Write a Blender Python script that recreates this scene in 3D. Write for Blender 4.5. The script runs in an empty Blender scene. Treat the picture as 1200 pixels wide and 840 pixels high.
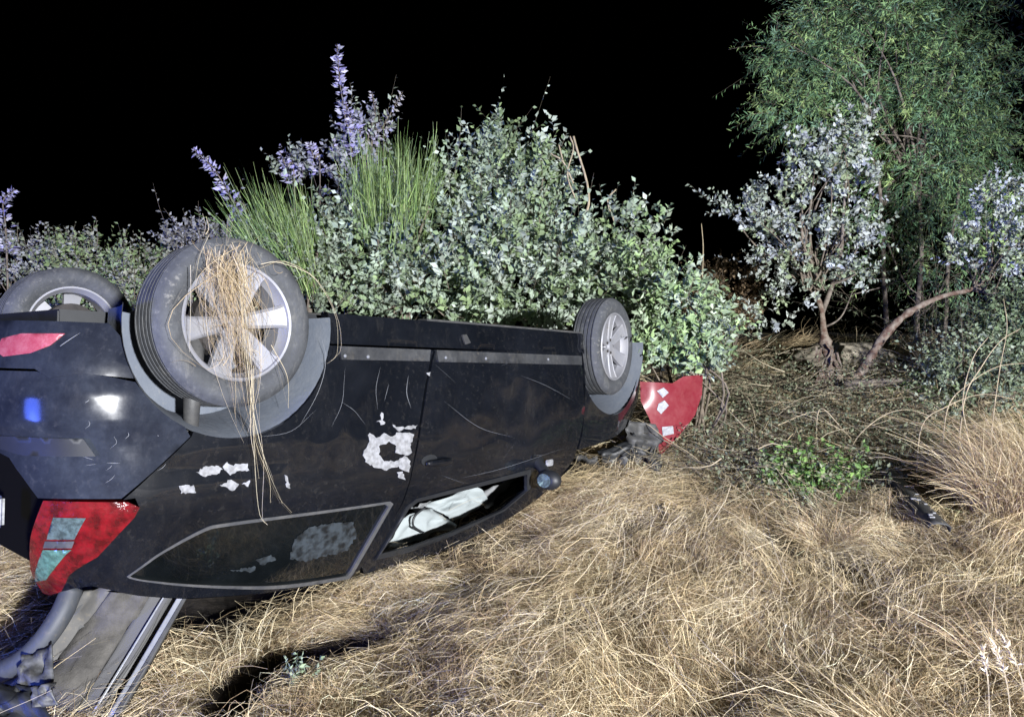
import bpy, bmesh, math
import numpy as np
from mathutils import Matrix, Vector
from mathutils.geometry import delaunay_2d_cdt

S = bpy.context.scene
COL = S.collection
rng = np.random.default_rng(11)

# ------------------------------------------------------------------ camera, world, light
CAM_H, PITCH, F = 1.6, math.radians(9.0), 860.0          # F in pixels of a 1200 px wide frame
cd = bpy.data.cameras.new('camera'); cam = bpy.data.objects.new('camera', cd); COL.objects.link(cam)
cam.location = (0, 0, CAM_H); cam.rotation_euler = (math.pi / 2 - PITCH, 0, 0)
cd.sensor_width = 36.0; cd.lens = 36.0 * F / 1200.0; cd.clip_start = 0.05; cd.clip_end = 600
S.camera = cam

wd = bpy.data.worlds.new('World'); S.world = wd; wd.use_nodes = True
wn = wd.node_tree; wn.nodes.clear()
sky = wn.nodes.new('ShaderNodeTexSky'); sky.sky_type = 'NISHITA'; sky.sun_disc = False
sky.sun_elevation = math.radians(-5.0); sky.sun_rotation = math.radians(200)
bg = wn.nodes.new('ShaderNodeBackground'); bg.inputs['Strength'].default_value = 0.02
wo = wn.nodes.new('ShaderNodeOutputWorld')
wn.links.new(sky.outputs[0], bg.inputs[0]); wn.links.new(bg.outputs[0], wo.inputs[0])

def lamp(name, kind, loc, target, energy, color, radius, cone=None, blend=0.6):
    l = bpy.data.lights.new(name, kind); l.energy = energy; l.color = color; l.shadow_soft_size = radius
    if cone: l.spot_size = math.radians(cone); l.spot_blend = blend
    o = bpy.data.objects.new(name, l); COL.objects.link(o); o.location = loc
    o.rotation_euler = (Vector(target) - Vector(loc)).to_track_quat('-Z', 'Y').to_euler()
    return o
# night scene: the rescue vehicle behind the photographer lights it with a work lamp and a blue beacon
FLOOD = lamp('floodlight', 'SPOT', (5.0, -6.9, 3.1), (0.3, 5.0, 0.9), 23000, (0.97, 0.98, 1.0), 0.20, 58, 0.5)
BEACON = lamp('blue_beacon', 'POINT', (-4.9, -2.9, 1.3), (0, 4, 1), 1900, (0.08, 0.16, 1.0), 0.8)
BEACON2 = lamp('blue_beacon', 'POINT', (-6.0, -4.6, 1.0), (0, 4, 1), 900, (0.08, 0.16, 1.0), 0.55)
S.view_settings.view_transform = 'Standard'; S.view_settings.look = 'None'
S.view_settings.exposure = 0.0; S.view_settings.gamma = 1.0
S.render.film_transparent = False
S.cycles.max_bounces = 6; S.cycles.transparent_max_bounces = 8

# ------------------------------------------------------------------ pixel / car geometry helpers
CP, SP = math.cos(PITCH), math.sin(PITCH)
C2W = np.array([[1, 0, 0], [0, -SP, CP], [0, -CP, -SP]])     # columns: image right, image down, forward
CO = np.array([0, 0, CAM_H])
RC = np.array([[0.6396607, 0.76473651, -0.02269573], [0.02034125, 0.0124918, 0.99971348], [0.7648009, -0.63993908, -0.00760703]])
TC = np.array([-1.60266939, -0.43503056, 3.13802275])
def W(u, v, depth):                      # photo pixel at a given distance along the view axis -> world
    return C2W @ (np.array([(u - 600) / F, (v - 420) / F, 1.0]) * depth) + CO
def car_w(p): return (np.atleast_2d(p) @ RC.T + TC) @ C2W.T + CO
def w_car(p): return ((np.atleast_2d(p) - CO) @ C2W - TC) @ RC
CAR_M = np.eye(4); CAR_M[:3, :3] = C2W @ RC; CAR_M[:3, 3] = C2W @ TC + CO
def on_plane_y(u, v, yc):                # pixel -> car coordinates on the plane y = yc of the car
    d = RC.T @ np.array([(u - 600) / F, (v - 420) / F, 1.0]); o = -RC.T @ TC
    return o + (yc - o[1]) / d[1] * d

def smooth(a, b, x):
    t = np.clip((x - a) / (b - a), 0, 1); return t * t * (3 - 2 * t)
_lat = {}
def vnoise(x, y, sc, seed):
    if seed not in _lat: _lat[seed] = np.random.default_rng(1000 + seed).uniform(-1, 1, (64, 64))
    L = _lat[seed]; x = np.asarray(x) / sc; y = np.asarray(y) / sc
    xi = np.floor(x).astype(int); yi = np.floor(y).astype(int); fx = x - xi; fy = y - yi
    fx = fx * fx * (3 - 2 * fx); fy = fy * fy * (3 - 2 * fy)
    g = lambda a, b: L[a % 64, b % 64]
    return (g(xi, yi) * (1 - fx) + g(xi + 1, yi) * fx) * (1 - fy) + (g(xi, yi + 1) * (1 - fx) + g(xi + 1, yi + 1) * fx) * fy
def fbm(x, y, sc, seed): return vnoise(x, y, sc, seed) + .5 * vnoise(x, y, sc / 2, seed + 1) + .25 * vnoise(x, y, sc / 4, seed + 2)

# ------------------------------------------------------------------ materials
MATS = {}
def mat(name, color=(.5, .5, .5), rough=.6, metal=0., coat=0., spec=.5, dust=0., dust_col=(.16, .15, .135), dust_scale=6., bump=0., bump_scale=60.,
        var=0., var_scale=20., col2=None, mud=0., mud_col=(.075, .066, .052), coat_r=(.02, .30), attr=False, transl=0., trans=0., ior=1.45, alpha=1.0):
    m = bpy.data.materials.new(name); m.use_nodes = True; n = m.node_tree; P = n.nodes['Principled BSDF']
    P.inputs['Roughness'].default_value = rough; P.inputs['Metallic'].default_value = metal
    P.inputs['Coat Weight'].default_value = coat; P.inputs['Coat Roughness'].default_value = .12
    P.inputs['Specular IOR Level'].default_value = spec; P.inputs['IOR'].default_value = ior
    P.inputs['Transmission Weight'].default_value = trans; P.inputs['Alpha'].default_value = alpha
    P.inputs['Base Color'].default_value = (*color, 1)
    tc = n.nodes.new('ShaderNodeTexCoord'); src = None
    if attr:
        a = n.nodes.new('ShaderNodeAttribute'); a.attribute_name = 'tone'; src = a.outputs['Color']
    def noise(scale, detail=6, rough_=.6):
        t = n.nodes.new('ShaderNodeTexNoise'); t.inputs['Scale'].default_value = scale; t.inputs['Detail'].default_value = detail
        t.inputs['Roughness'].default_value = rough_; n.links.new(tc.outputs['Object'], t.inputs['Vector']); return t
    def ramp(fac, a, b):
        r = n.nodes.new('ShaderNodeMapRange'); r.inputs['From Min'].default_value = a; r.inputs['From Max'].default_value = b
        n.links.new(fac, r.inputs['Value']); return r.outputs[0]
    def mix(fac, a, b):
        x = n.nodes.new('ShaderNodeMix'); x.data_type = 'RGBA'
        n.links.new(fac, x.inputs['Factor'])
        for sock, v in ((x.inputs[6], a), (x.inputs[7], b)):
            if isinstance(v, tuple): sock.default_value = (*v, 1)
            else: n.links.new(v, sock)
        return x.outputs[2]
    if var:
        c2 = col2 or tuple(c * (1 - var) for c in color)
        src = mix(ramp(noise(var_scale).outputs['Fac'], .38, .62), src if src is not None else color, c2)
    if dust:
        f = noise(dust_scale, 8, .65); f2 = noise(dust_scale * 5.5, 4, .7)
        mul = n.nodes.new('ShaderNodeMath'); mul.operation = 'MULTIPLY'
        n.links.new(ramp(f.outputs['Fac'], .3, .75), mul.inputs[0]); n.links.new(ramp(f2.outputs['Fac'], .1, .8), mul.inputs[1])
        mul2 = n.nodes.new('ShaderNodeMath'); mul2.operation = 'MULTIPLY'; mul2.inputs[1].default_value = dust
        n.links.new(mul.outputs[0], mul2.inputs[0])
        src = mix(mul2.outputs[0], src if src is not None else color, dust_col)
        rr = n.nodes.new('ShaderNodeMapRange'); rr.inputs['To Min'].default_value = rough; rr.inputs['To Max'].default_value = min(1, rough + .45)
        n.links.new(mul2.outputs[0], rr.inputs['Value']); n.links.new(rr.outputs[0], P.inputs['Roughness'])
        if coat:
            cr = n.nodes.new('ShaderNodeMapRange'); cr.inputs['To Min'].default_value = coat_r[0]; cr.inputs['To Max'].default_value = coat_r[1]
            n.links.new(mul2.outputs[0], cr.inputs['Value']); n.links.new(cr.outputs[0], P.inputs['Coat Roughness'])
    if mud:
        mp = n.nodes.new('ShaderNodeMapping'); mp.inputs['Scale'].default_value = (1.0, 1.0, .35); n.links.new(tc.outputs['Object'], mp.inputs['Vector'])
        m1 = noise(48, 4, .7); m2 = noise(2.6, 3, .6); m3 = noise(16, 6, .75); n.links.new(mp.outputs[0], m3.inputs['Vector'])
        a_ = n.nodes.new('ShaderNodeMath'); a_.operation = 'MULTIPLY'; n.links.new(ramp(m1.outputs['Fac'], .56, .74), a_.inputs[0]); n.links.new(ramp(m2.outputs['Fac'], .36, .66), a_.inputs[1])
        b_ = n.nodes.new('ShaderNodeMath'); b_.operation = 'MULTIPLY'; n.links.new(ramp(m3.outputs['Fac'], .52, .80), b_.inputs[0]); n.links.new(ramp(m2.outputs['Fac'], .64, .34), b_.inputs[1])
        c_ = n.nodes.new('ShaderNodeMath'); c_.operation = 'ADD'; c_.use_clamp = True; n.links.new(a_.outputs[0], c_.inputs[0]); n.links.new(b_.outputs[0], c_.inputs[1])
        e_ = n.nodes.new('ShaderNodeMath'); e_.operation = 'MULTIPLY'; e_.inputs[1].default_value = mud; n.links.new(c_.outputs[0], e_.inputs[0])
        src = mix(e_.outputs[0], src if src is not None else color, mud_col)
    if src is not None: n.links.new(src, P.inputs['Base Color'])
    if bump:
        b = n.nodes.new('ShaderNodeBump'); b.inputs['Strength'].default_value = bump; b.inputs['Distance'].default_value = .01
        n.links.new(noise(bump_scale).outputs['Fac'], b.inputs['Height']); n.links.new(b.outputs[0], P.inputs['Normal'])
    if transl:
        t = n.nodes.new('ShaderNodeBsdfTranslucent'); x = n.nodes.new('ShaderNodeMixShader'); x.inputs[0].default_value = transl
        if src is not None: n.links.new(src, t.inputs['Color'])
        else: t.inputs['Color'].default_value = (*color, 1)
        out = n.nodes['Material Output']
        n.links.new(P.outputs[0], x.inputs[1]); n.links.new(t.outputs[0], x.inputs[2]); n.links.new(x.outputs[0], out.inputs['Surface'])
    MATS[name] = m; return m

mat('paint', (.0020, .0026, .0042), .4, coat=1.0, spec=.10, dust=.5, dust_col=(.011, .013, .019), dust_scale=2.2, mud=.42, mud_col=(.034, .032, .030))
mat('plastic_dark', (.008, .009, .011), .5, dust=.3, dust_col=(.03, .032, .036))
mat('paint_dusty', (.004, .005, .009), .6, coat_r=(.10, .32), coat=.28, spec=.04, dust=1.0, dust_col=(.032, .038, .052), dust_scale=3.0, mud=.45, mud_col=(.05, .05, .055))
mat('glass_patch', (.026, .033, .040), .5, coat=.6, var=.6, var_scale=30, col2=(.003, .004, .005))
mat('black', (.0008, .0008, .001), .95, spec=.1)
mat('plastic', (.022, .023, .026), .55, dust=.6, dust_col=(.12, .115, .105), dust_scale=7, bump=.1, bump_scale=150)
mat('liner', (.065, .076, .098), .75, mud=.5, mud_col=(.16, .155, .145), dust=.5, dust_col=(.14, .15, .165), dust_scale=8, bump=.25, bump_scale=40)
mat('tyre', (.022, .024, .029), .75, dust=.9, dust_col=(.085, .09, .10), dust_scale=7, mud=.7, mud_col=(.16, .155, .145), bump=.15, bump_scale=120)
mat('alloy', (.19, .195, .225), .5, mud=.6, mud_col=(.10, .09, .07), metal=.3, dust=.5, dust_col=(.25, .23, .2), dust_scale=12)
mat('steel', (.05, .05, .05), .7, metal=.2, dust=.5)
mat('rust', (.028, .024, .022), .8, var=.5, var_scale=30)
mat('trim', (.034, .036, .041), .45, dust=.5, dust_scale=15)
mat('white', (.21, .215, .235), .6, var=.5, var_scale=45, dust=.3, dust_col=(.25, .24, .22), dust_scale=25)
mat('scratch', (.11, .115, .13), .6)
mat('red_lens', (.125, .0025, .006), .12, coat=.6, dust=.3, dust_col=(.16, .03, .03), dust_scale=14, var=.8, var_scale=26, col2=(.04, .001, .002), bump=.35, bump_scale=90)
mat('reflector', (.20, .026, .045), .25, coat=.5, dust=.3, dust_col=(.6, .35, .36), dust_scale=30)
mat('clear_lens', (.07, .10, .10), .12, coat=.7, var=.6, var_scale=55)
mat('green_lens', (.07, .15, .12), .14, coat=.7, var=.5, var_scale=60)
mat('red_paint', (.125, .008, .016), .33, coat=.7, dust=.3, dust_col=(.35, .16, .15), dust_scale=9)
mat('band', (.012, .013, .016), .5, dust=.9, dust_col=(.05, .052, .056), dust_scale=9, mud=.6, mud_col=(.09, .08, .065))
mat('bar', (.024, .028, .036), .55, dust=.5, dust_col=(.07, .072, .078), mud=.5, mud_col=(.12, .10, .075))
mat('glass', (.002, .0026, .003), .03, coat=.9, spec=.6, dust=.3, dust_col=(.018, .022, .026), dust_scale=4)
mat('headliner', (.17, .175, .18), .85, var=.25, var_scale=12)
mat('cloth', (.06, .06, .065), .9, bump=.2, bump_scale=200)
mat('airbag', (.22, .245, .25), .8, var=.15, var_scale=9, bump=.3, bump_scale=25)
mat('mirror', (.45, .60, .62), .06, metal=.8, var=.5, var_scale=40)
mat('carpet', (.042, .040, .039), .95, var=.35, var_scale=30, bump=.4, bump_scale=160, dust=.4)
mat('greytrim', (.055, .054, .054), .8, mud=.8, mud_col=(.13, .11, .08), dust=.4, dust_scale=12)
mat('silver', (.20, .21, .235), .35, mud=.9, mud_col=(.07, .06, .045), metal=.3, dust=.5, dust_col=(.28, .27, .25), dust_scale=20)
mat('foil', (.06, .062, .068), .6, metal=.1, var=.7, var_scale=25, mud=.6)
mat('soil', (.028, .021, .015), .95, var=.5, var_scale=9, bump=.8, bump_scale=30)
mat('straw', attr=True, rough=.75, spec=.25, transl=.30)
mat('leaf', attr=True, rough=.6, spec=.25, transl=.28)
mat('leaf_gloss', attr=True, rough=.38, spec=.5, transl=.2)
mat('bark', (.17, .145, .12), .9, var=.6, var_scale=14, col2=(.07, .055, .045), bump=.9, bump_scale=35)
mat('bark_red', (.185, .155, .125), .85, var=.7, var_scale=18, col2=(.075, .04, .028), bump=1.0, bump_scale=28)
mat('twig', (.16, .13, .10), .9, var=.5, var_scale=18)
mat('drystick', (.34, .28, .19), .85, var=.4, var_scale=18)
mat('rock', (.30, .265, .205), .95, var=.4, var_scale=6, col2=(.14, .12, .09), bump=.7, bump_scale=14)
mat('paper', (.26, .265, .28), .7, var=.25, var_scale=60)

# ------------------------------------------------------------------ mesh helpers
def link(name, me, m, parent=None):
    if m: me.materials.append(MATS[m])
    o = bpy.data.objects.new(name, me); COL.objects.link(o)
    if parent: o.parent = parent
    return o
def pymesh(name, v, f, m, parent=None, smooth_=True):
    me = bpy.data.meshes.new(name); me.from_pydata([tuple(map(float, p)) for p in v], [], [tuple(map(int, q)) for q in f])
    if smooth_: me.polygons.foreach_set('use_smooth', [True] * len(me.polygons))
    me.update(); return link(name, me, m, parent)
def npmesh(name, v, faces, m, parent=None, tone=None, smooth_=False):
    """v (n,3); faces (k,3|4) int array; tone (n,3) colour per vertex"""
    me = bpy.data.meshes.new(name); n, (k, c) = len(v), faces.shape
    me.vertices.add(n); me.vertices.foreach_set('co', np.ascontiguousarray(v, np.float32).ravel())
    me.loops.add(k * c); me.loops.foreach_set('vertex_index', np.ascontiguousarray(faces, np.int32).ravel())
    me.polygons.add(k); me.polygons.foreach_set('loop_start', np.arange(0, k * c, c, dtype=np.int32))
    me.polygons.foreach_set('loop_total', np.full(k, c, np.int32))
    me.polygons.foreach_set('use_smooth', np.full(k, smooth_))
    if tone is not None:
        a = me.attributes.new('tone', 'FLOAT_COLOR', 'POINT')
        a.data.foreach_set('color', np.c_[tone, np.ones(n)].astype(np.float32).ravel())
    me.update(calc_edges=True); return link(name, me, m, parent)
class Acc:
    """collects polygons for one mesh"""
    def __init__(s): s.v = []; s.f = []
    def add(s, v, f):
        b = len(s.v); s.v += [tuple(p) for p in v]; s.f += [tuple(b + i for i in q) for q in f]; return s
    def box(s, c, h, rot=None):
        p = np.array([[x, y, z] for x in (-1, 1) for y in (-1, 1) for z in (-1, 1)], float) * h
        if rot is not None: p = p @ np.array(rot).T
        return s.add(p + c, [(0, 1, 3, 2), (4, 6, 7, 5), (0, 4, 5, 1), (2, 3, 7, 6), (0, 2, 6, 4), (1, 5, 7, 3)])
    def tube(s, pts, rad, n=8, cap=True):
        pts = np.array(pts, float); rad = np.broadcast_to(np.array(rad, float), len(pts)); rings = []
        t = np.gradient(pts, axis=0); t /= np.linalg.norm(t, axis=1)[:, None] + 1e-12
        up = np.array([0.3, .2, 1.]) if abs(t[0][2]) < .9 else np.array([1., .2, 0])
        for i in range(len(pts)):
            a = np.cross(t[i], up); a /= np.linalg.norm(a) + 1e-12; b = np.cross(t[i], a); up = b if False else up
            q = np.arange(n) * 2 * np.pi / n
            rings.append(pts[i] + rad[i] * (np.cos(q)[:, None] * a + np.sin(q)[:, None] * b))
        f = [(i * n + j, i * n + (j + 1) % n, (i + 1) * n + (j + 1) % n, (i + 1) * n + j) for i in range(len(pts) - 1) for j in range(n)]
        if cap: f += [tuple(range(n))[::-1], tuple((len(pts) - 1) * n + j for j in range(n))]
        return s.add(np.concatenate(rings), f)
    def lathe(s, prof, n=48, axis='y', c=(0, 0, 0), closed=False):
        q = np.arange(n) * 2 * np.pi / n; v = []
        for r, h in prof:
            for a in q: v.append((c[0] + r * math.cos(a), c[1] + h, c[2] + r * math.sin(a)))
        m = len(prof); f = []
        for i in range(m if closed else m - 1):
            for j in range(n): f.append((i * n + j, ((i + 1) % m) * n + j, ((i + 1) % m) * n + (j + 1) % n, i * n + (j + 1) % n))
        return s.add(v, f)
    def build(s, name, m, parent=None, smooth_=False, bevel=0, auto=None):
        o = pymesh(name, s.v, s.f, m, parent, smooth_ or auto is not None)
        bm = bmesh.new(); bm.from_mesh(o.data); bmesh.ops.recalc_face_normals(bm, faces=bm.faces)
        if bevel: bmesh.ops.bevel(bm, geom=[e for e in bm.edges if e.is_manifold and e.calc_face_angle(0) > .5], offset=bevel, segments=2, affect='EDGES', clamp_overlap=True)
        if auto is not None or bevel:
            for fc in bm.faces: fc.smooth = True
            for e in bm.edges:
                if e.is_manifold and e.calc_face_angle(0) > (auto or .6): e.smooth = False
        bm.to_mesh(o.data); bm.free(); return o
def catmull(pts, n=12):
    p = np.array(pts, float); p = np.vstack([2 * p[0] - p[1], p, 2 * p[-1] - p[-2]]); out = []
    for i in range(1, len(p) - 2):
        for t in np.arange(n) / n:
            out.append(.5 * (2 * p[i] + (p[i + 1] - p[i - 1]) * t + (2 * p[i - 1] - 5 * p[i] + 4 * p[i + 1] - p[i + 2]) * t * t + (3 * p[i] - p[i - 1] - 3 * p[i + 1] + p[i + 2]) * t ** 3))
    out.append(p[-2]); return np.array(out)
def empty(name, parent=None):
    o = bpy.data.objects.new(name, None); COL.objects.link(o); o.empty_display_size = .2
    if parent: o.parent = parent
    return o
def tag(o, label=None, cat=None, group=None, kind=None):
    for k, v in (('label', label), ('category', cat), ('group', group), ('kind', kind)):
        if v: o[k] = v
    return o

# ------------------------------------------------------------------ terrain
RUT = np.array([W(u, v, d)[:2] for u, v, d in ((268, 860, 2.42), (270, 805, 2.56), (290, 778, 2.66), (335, 752, 2.80), (385, 742, 2.86), (425, 732, 2.92))])
def seg_dist(x, y, P):
    best = np.full(np.shape(x), 1e9)
    for a, b in zip(P[:-1], P[1:]):
        d = b - a; t = np.clip(((x - a[0]) * d[0] + (y - a[1]) * d[1]) / (d @ d), 0, 1)
        best = np.minimum(best, np.hypot(x - a[0] - t * d[0], y - a[1] - t * d[1]))
    return best
def ground(x, y, rut=True):
    x = np.asarray(x, float); y = np.asarray(y, float)
    s = .64 * x + .77 * y
    z = .20 * np.exp(-((x - .25) / .9) ** 2 - ((y - 5.1) / .9) ** 2) + .22 * smooth(4.8, 7.6, y) + .05 * fbm(x + 7, y + 3, 1.6, 1) + .035 * fbm(x, y, .55, 5) + .022 * fbm(x + 3, y + 9, .20, 15)
    z -= .06 * smooth(1.6, .2, y)
    z -= .30 * np.clip(np.hypot(x * .6, y) - 11, 0, None) ** 1.0 * smooth(11, 16, np.hypot(x * .6, y))
    cx, cy = x + .85, y - 3.75; al = .64 * cx + .77 * cy; ac = .77 * cx - .64 * cy
    z -= .13 * np.clip(1.25 - (al / 1.2) ** 2 - ((ac + .10) / .44) ** 2, 0, 1)
    if rut: z -= .50 * smooth(.105, .055, seg_dist(x, y, RUT) + .04 * vnoise(x, y, .08, 9)) * smooth(-.35, .0, vnoise(x + .4, y, .26, 77) + .2)
    return z
def gpix(u, v):
    """where the ray through a pixel meets the ground"""
    d = C2W @ np.array([(u - 600) / F, (v - 420) / F, 1.0]); t = np.arange(1.2, 14, .02)
    h = CO[2] + d[2] * t - ground(d[0] * t, d[1] * t); k = int(np.argmax(h < 0)) if (h < 0).any() else len(t) - 1
    return np.array([d[0] * t[k], d[1] * t[k], CO[2] + d[2] * t[k]])
def make_ground():
    def axis(lo, hi, fine_lo, fine_hi, st):
        a = list(np.arange(fine_lo, fine_hi, st)); g = st; p = fine_hi
        while p < hi: a.append(p); g *= 1.25; p += g
        a.append(hi); g = st; p = fine_lo - st
        while p > lo: a.insert(0, p); g *= 1.25; p -= g
        a.insert(0, lo); return np.array(a)
    xs = axis(-250, 250, -3.2, 4.2, .035); ys = axis(-200, 300, 1.0, 7.0, .035)
    X, Y = np.meshgrid(xs, ys); Z = np.maximum(ground(X, Y), -25)
    nx, ny = len(xs), len(ys); i = np.arange(nx * ny).reshape(ny, nx)
    f = np.stack([i[:-1, :-1], i[:-1, 1:], i[1:, 1:], i[1:, :-1]], -1).reshape(-1, 4)
    o = npmesh('ground', np.stack([X, Y, Z], -1).reshape(-1, 3), f, 'soil', smooth_=True)
    tag(o, kind='structure')
make_ground()

# ------------------------------------------------------------------ the car
car = empty('overturned_car')
car.matrix_world = Matrix(CAR_M.tolist())
tag(car, 'black three door hatchback lying upside down on its roof in dry grass', 'car')

# the body skin: a plan outline (u runs along it; u = x on the flank) and an inset that depends on height
_pl = catmull([(-.70, 0), (-.69, .30), (-.655, .54), (-.56, .715), (-.40, .80), (-.20, .835), (.2, .852), (.9, .862), (1.6, .862), (2.2, .85), (2.6, .83), (2.95, .765), (3.15, .63), (3.26, .4), (3.3, 0)], 24)
_d = np.r_[0, np.cumsum(np.hypot(*np.diff(_pl, axis=0).T))]
_ui = np.interp(0.2, _pl[:, 0][_pl[:, 1] > .8], _d[_pl[:, 1] > .8]); _U = _d - _ui + .2
_tx = np.gradient(_pl[:, 0], _U); _ty = np.gradient(_pl[:, 1], _U); _tl = np.hypot(_tx, _ty); _NX, _NY = -_ty / _tl, _tx / _tl
U_REAR, U_FRONT = _U[0], _U[-1]
_zt = np.linspace(.1, 1.6, 601)
def _prof(p, sg=8):
    p = np.array(p); y = np.interp(_zt, p[:, 0], p[:, 1]); k = np.exp(-.5 * (np.arange(-30, 31) / sg) ** 2); k /= k.sum()
    return np.convolve(np.pad(y, 30, mode='reflect', reflect_type='odd'), k, 'valid')
P_SIDE = _prof([(.1, .10), (.22, .06), (.28, .042), (.36, .022), (.45, .006), (.6, 0), (.75, -.004), (.86, .002), (.94, .014), (1.0, .034), (1.2, .112), (1.33, .175), (1.42, .235), (1.6, .45)])
P_REAR = _prof([(.1, .12), (.28, .06), (.33, .035), (.42, .012), (.50, .0), (.66, .004), (.72, .02), (.86, .045), (1.0, .085), (1.15, .15), (1.3, .26), (1.42, .36), (1.6, .6)])
P_FRONT = _prof([(.1, .12), (.3, .03), (.5, 0), (.65, .03), (.78, .10), (.9, .26), (1.0, .45), (1.6, 1.2)])
def shell(u, z, off=0.):
    u = np.asarray(u, float); z = np.asarray(z, float)
    x, y, nx, ny = (np.interp(u, _U, a) for a in (_pl[:, 0], _pl[:, 1], _NX, _NY))
    wr = smooth(-.25, -.62, u); wf = smooth(2.5, 3.3, u)
    t = np.interp(z, _zt, P_SIDE) * (1 - wr - wf) + np.interp(z, _zt, P_REAR) * wr + np.interp(z, _zt, P_FRONT) * wf
    t = t - off
    return np.stack([x - nx * t, y - ny * t, z], -1)
def to_px(p):
    c = np.atleast_2d(p) @ RC.T + TC
    return np.stack([600 + F * c[:, 0] / c[:, 2], 420 + F * c[:, 1] / c[:, 2]], -1)
def P(u, v):
    """pixel -> (u, z) on the visible flank / rear corner"""
    g = on_plane_y(u, v, .82 if v < 600 else .74); q = np.array([np.clip(g[0], -.75, 3.0), np.clip(g[2], .15, 1.4)])
    for _ in range(30):
        e = to_px(shell(*q))[0] - (u, v)
        J = np.stack([(to_px(shell(q[0] + 1e-4, q[1]))[0] - to_px(shell(*q))[0]) / 1e-4, (to_px(shell(q[0], q[1] + 1e-4))[0] - to_px(shell(*q))[0]) / 1e-4], 1)
        try: d = np.linalg.solve(J.T @ J + 1e-2 * np.diag(np.diag(J.T @ J)), -J.T @ e)
        except Exception: break
        q = q + np.clip(d, -.06, .06)
    return float(q[0]), float(q[1])
def PP(l): return [P(*p) for p in l]
def inpoly(x, y, poly):
    p = np.array(poly); r = np.zeros(np.shape(x), bool)
    for (x0, y0), (x1, y1) in zip(p, np.roll(p, -1, 0)):
        c = ((y0 > y) != (y1 > y)); r ^= c & (x < (x1 - x0) * (y - y0) / (y1 - y0 + 1e-15) + x0)
    return r
def dens(poly, st):
    out = []
    for a, b in zip(np.array(poly, float), np.roll(np.array(poly, float), -1, 0)):
        k = max(1, int(np.hypot(*(b - a)) / st))
        out += [tuple(a + (b - a) * i / k) for i in range(k)]
    return out
def sheet(poly, holes=(), st=.03):
    """fine triangulation of a polygon with holes -> points (n,2), triangles, boundary loops"""
    loops = [dens(poly, st)] + [dens(h, st) for h in holes]; pts = []; edges = []; lo = []
    for l in loops:
        b = len(pts); pts += l; edges += [(b + i, b + (i + 1) % len(l)) for i in range(len(l))]; lo.append(range(b, b + len(l)))
    A = np.array(pts); bx = np.arange(A[:, 0].min(), A[:, 0].max(), st); by = np.arange(A[:, 1].min(), A[:, 1].max(), st)
    G = np.stack(np.meshgrid(bx, by), -1).reshape(-1, 2) + rng.uniform(-.002, .002, (len(bx) * len(by), 2))
    k = inpoly(G[:, 0], G[:, 1], loops[0])
    for h in loops[1:]: k &= ~inpoly(G[:, 0], G[:, 1], h)
    G = G[k]; dm = np.min(np.hypot(G[:, None, 0] - A[None, :, 0], G[:, None, 1] - A[None, :, 1]), 1) if len(G) else np.zeros(0)
    G = G[dm > st * .5]
    allp = [Vector(p) for p in pts] + [Vector(p) for p in G]
    v, e, f, ov, oe, of = delaunay_2d_cdt(allp, edges, [], 0, 1e-6)
    v = np.array([tuple(p) for p in v]); f = np.array([t for t in f if len(t) == 3])
    c = v[f].mean(1); k = inpoly(c[:, 0], c[:, 1], loops[0])
    for h in loops[1:]: k &= ~inpoly(c[:, 0], c[:, 1], h)
    f = f[k]; used = {}
    # boundary edges
    cnt = {}
    for t in f:
        for a, b in ((t[0], t[1]), (t[1], t[2]), (t[2], t[0])): cnt[(a, b)] = 1
    bd = [(a, b) for a, b in cnt if (b, a) not in cnt]
    return v, f, bd
def panel(name, poly, m, parent, holes=(), st=.03, off=0., th=.018, side=1, dent=None, surf=None):
    v, f, bd = sheet(poly, holes, st)
    fn = surf or shell
    o_ = np.full(len(v), off)
    if dent is not None: o_ = o_ + dent(v[:, 0], v[:, 1])
    a = fn(v[:, 0], v[:, 1], o_); b = fn(v[:, 0], v[:, 1], o_ - th)
    bi = sorted({i for e in bd for i in e}); m1 = {i: len(v) + k for k, i in enumerate(bi)}; m2 = {i: len(v) + len(bi) + k for k, i in enumerate(bi)}
    V = np.vstack([a, a[bi], b[bi]]); Fc = [tuple(t) for t in f] + [(m1[j], m1[i], m2[i], m2[j]) for i, j in bd]
    # orientation: outward
    n = np.cross(a[f[0][1]] - a[f[0][0]], a[f[0][2]] - a[f[0][0]]); outw = a[f[0][0]] - b[f[0][0]]
    if n @ outw < 0: Fc = [q[::-1] for q in Fc]
    if side < 0: V = V * (1, -1, 1); Fc = [q[::-1] for q in Fc]
    return pymesh(name, V, Fc, m, parent)
def arc(cx, cz, r, a0, a1, n=18): return [(cx + r * math.cos(math.radians(a)), cz + r * math.sin(math.radians(a))) for a in np.linspace(a0, a1, n)]
ZR = np.array([(-.62, 1.135), (-.5, 1.165), (-.35, 1.21), (-.1, 1.285), (.22, 1.34), (.73, 1.385), (1.2, 1.365), (1.6, 1.285), (1.9, 1.16), (2.15, .985)])
def zroof(u): return np.interp(u, ZR[:, 0], ZR[:, 1])

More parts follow.
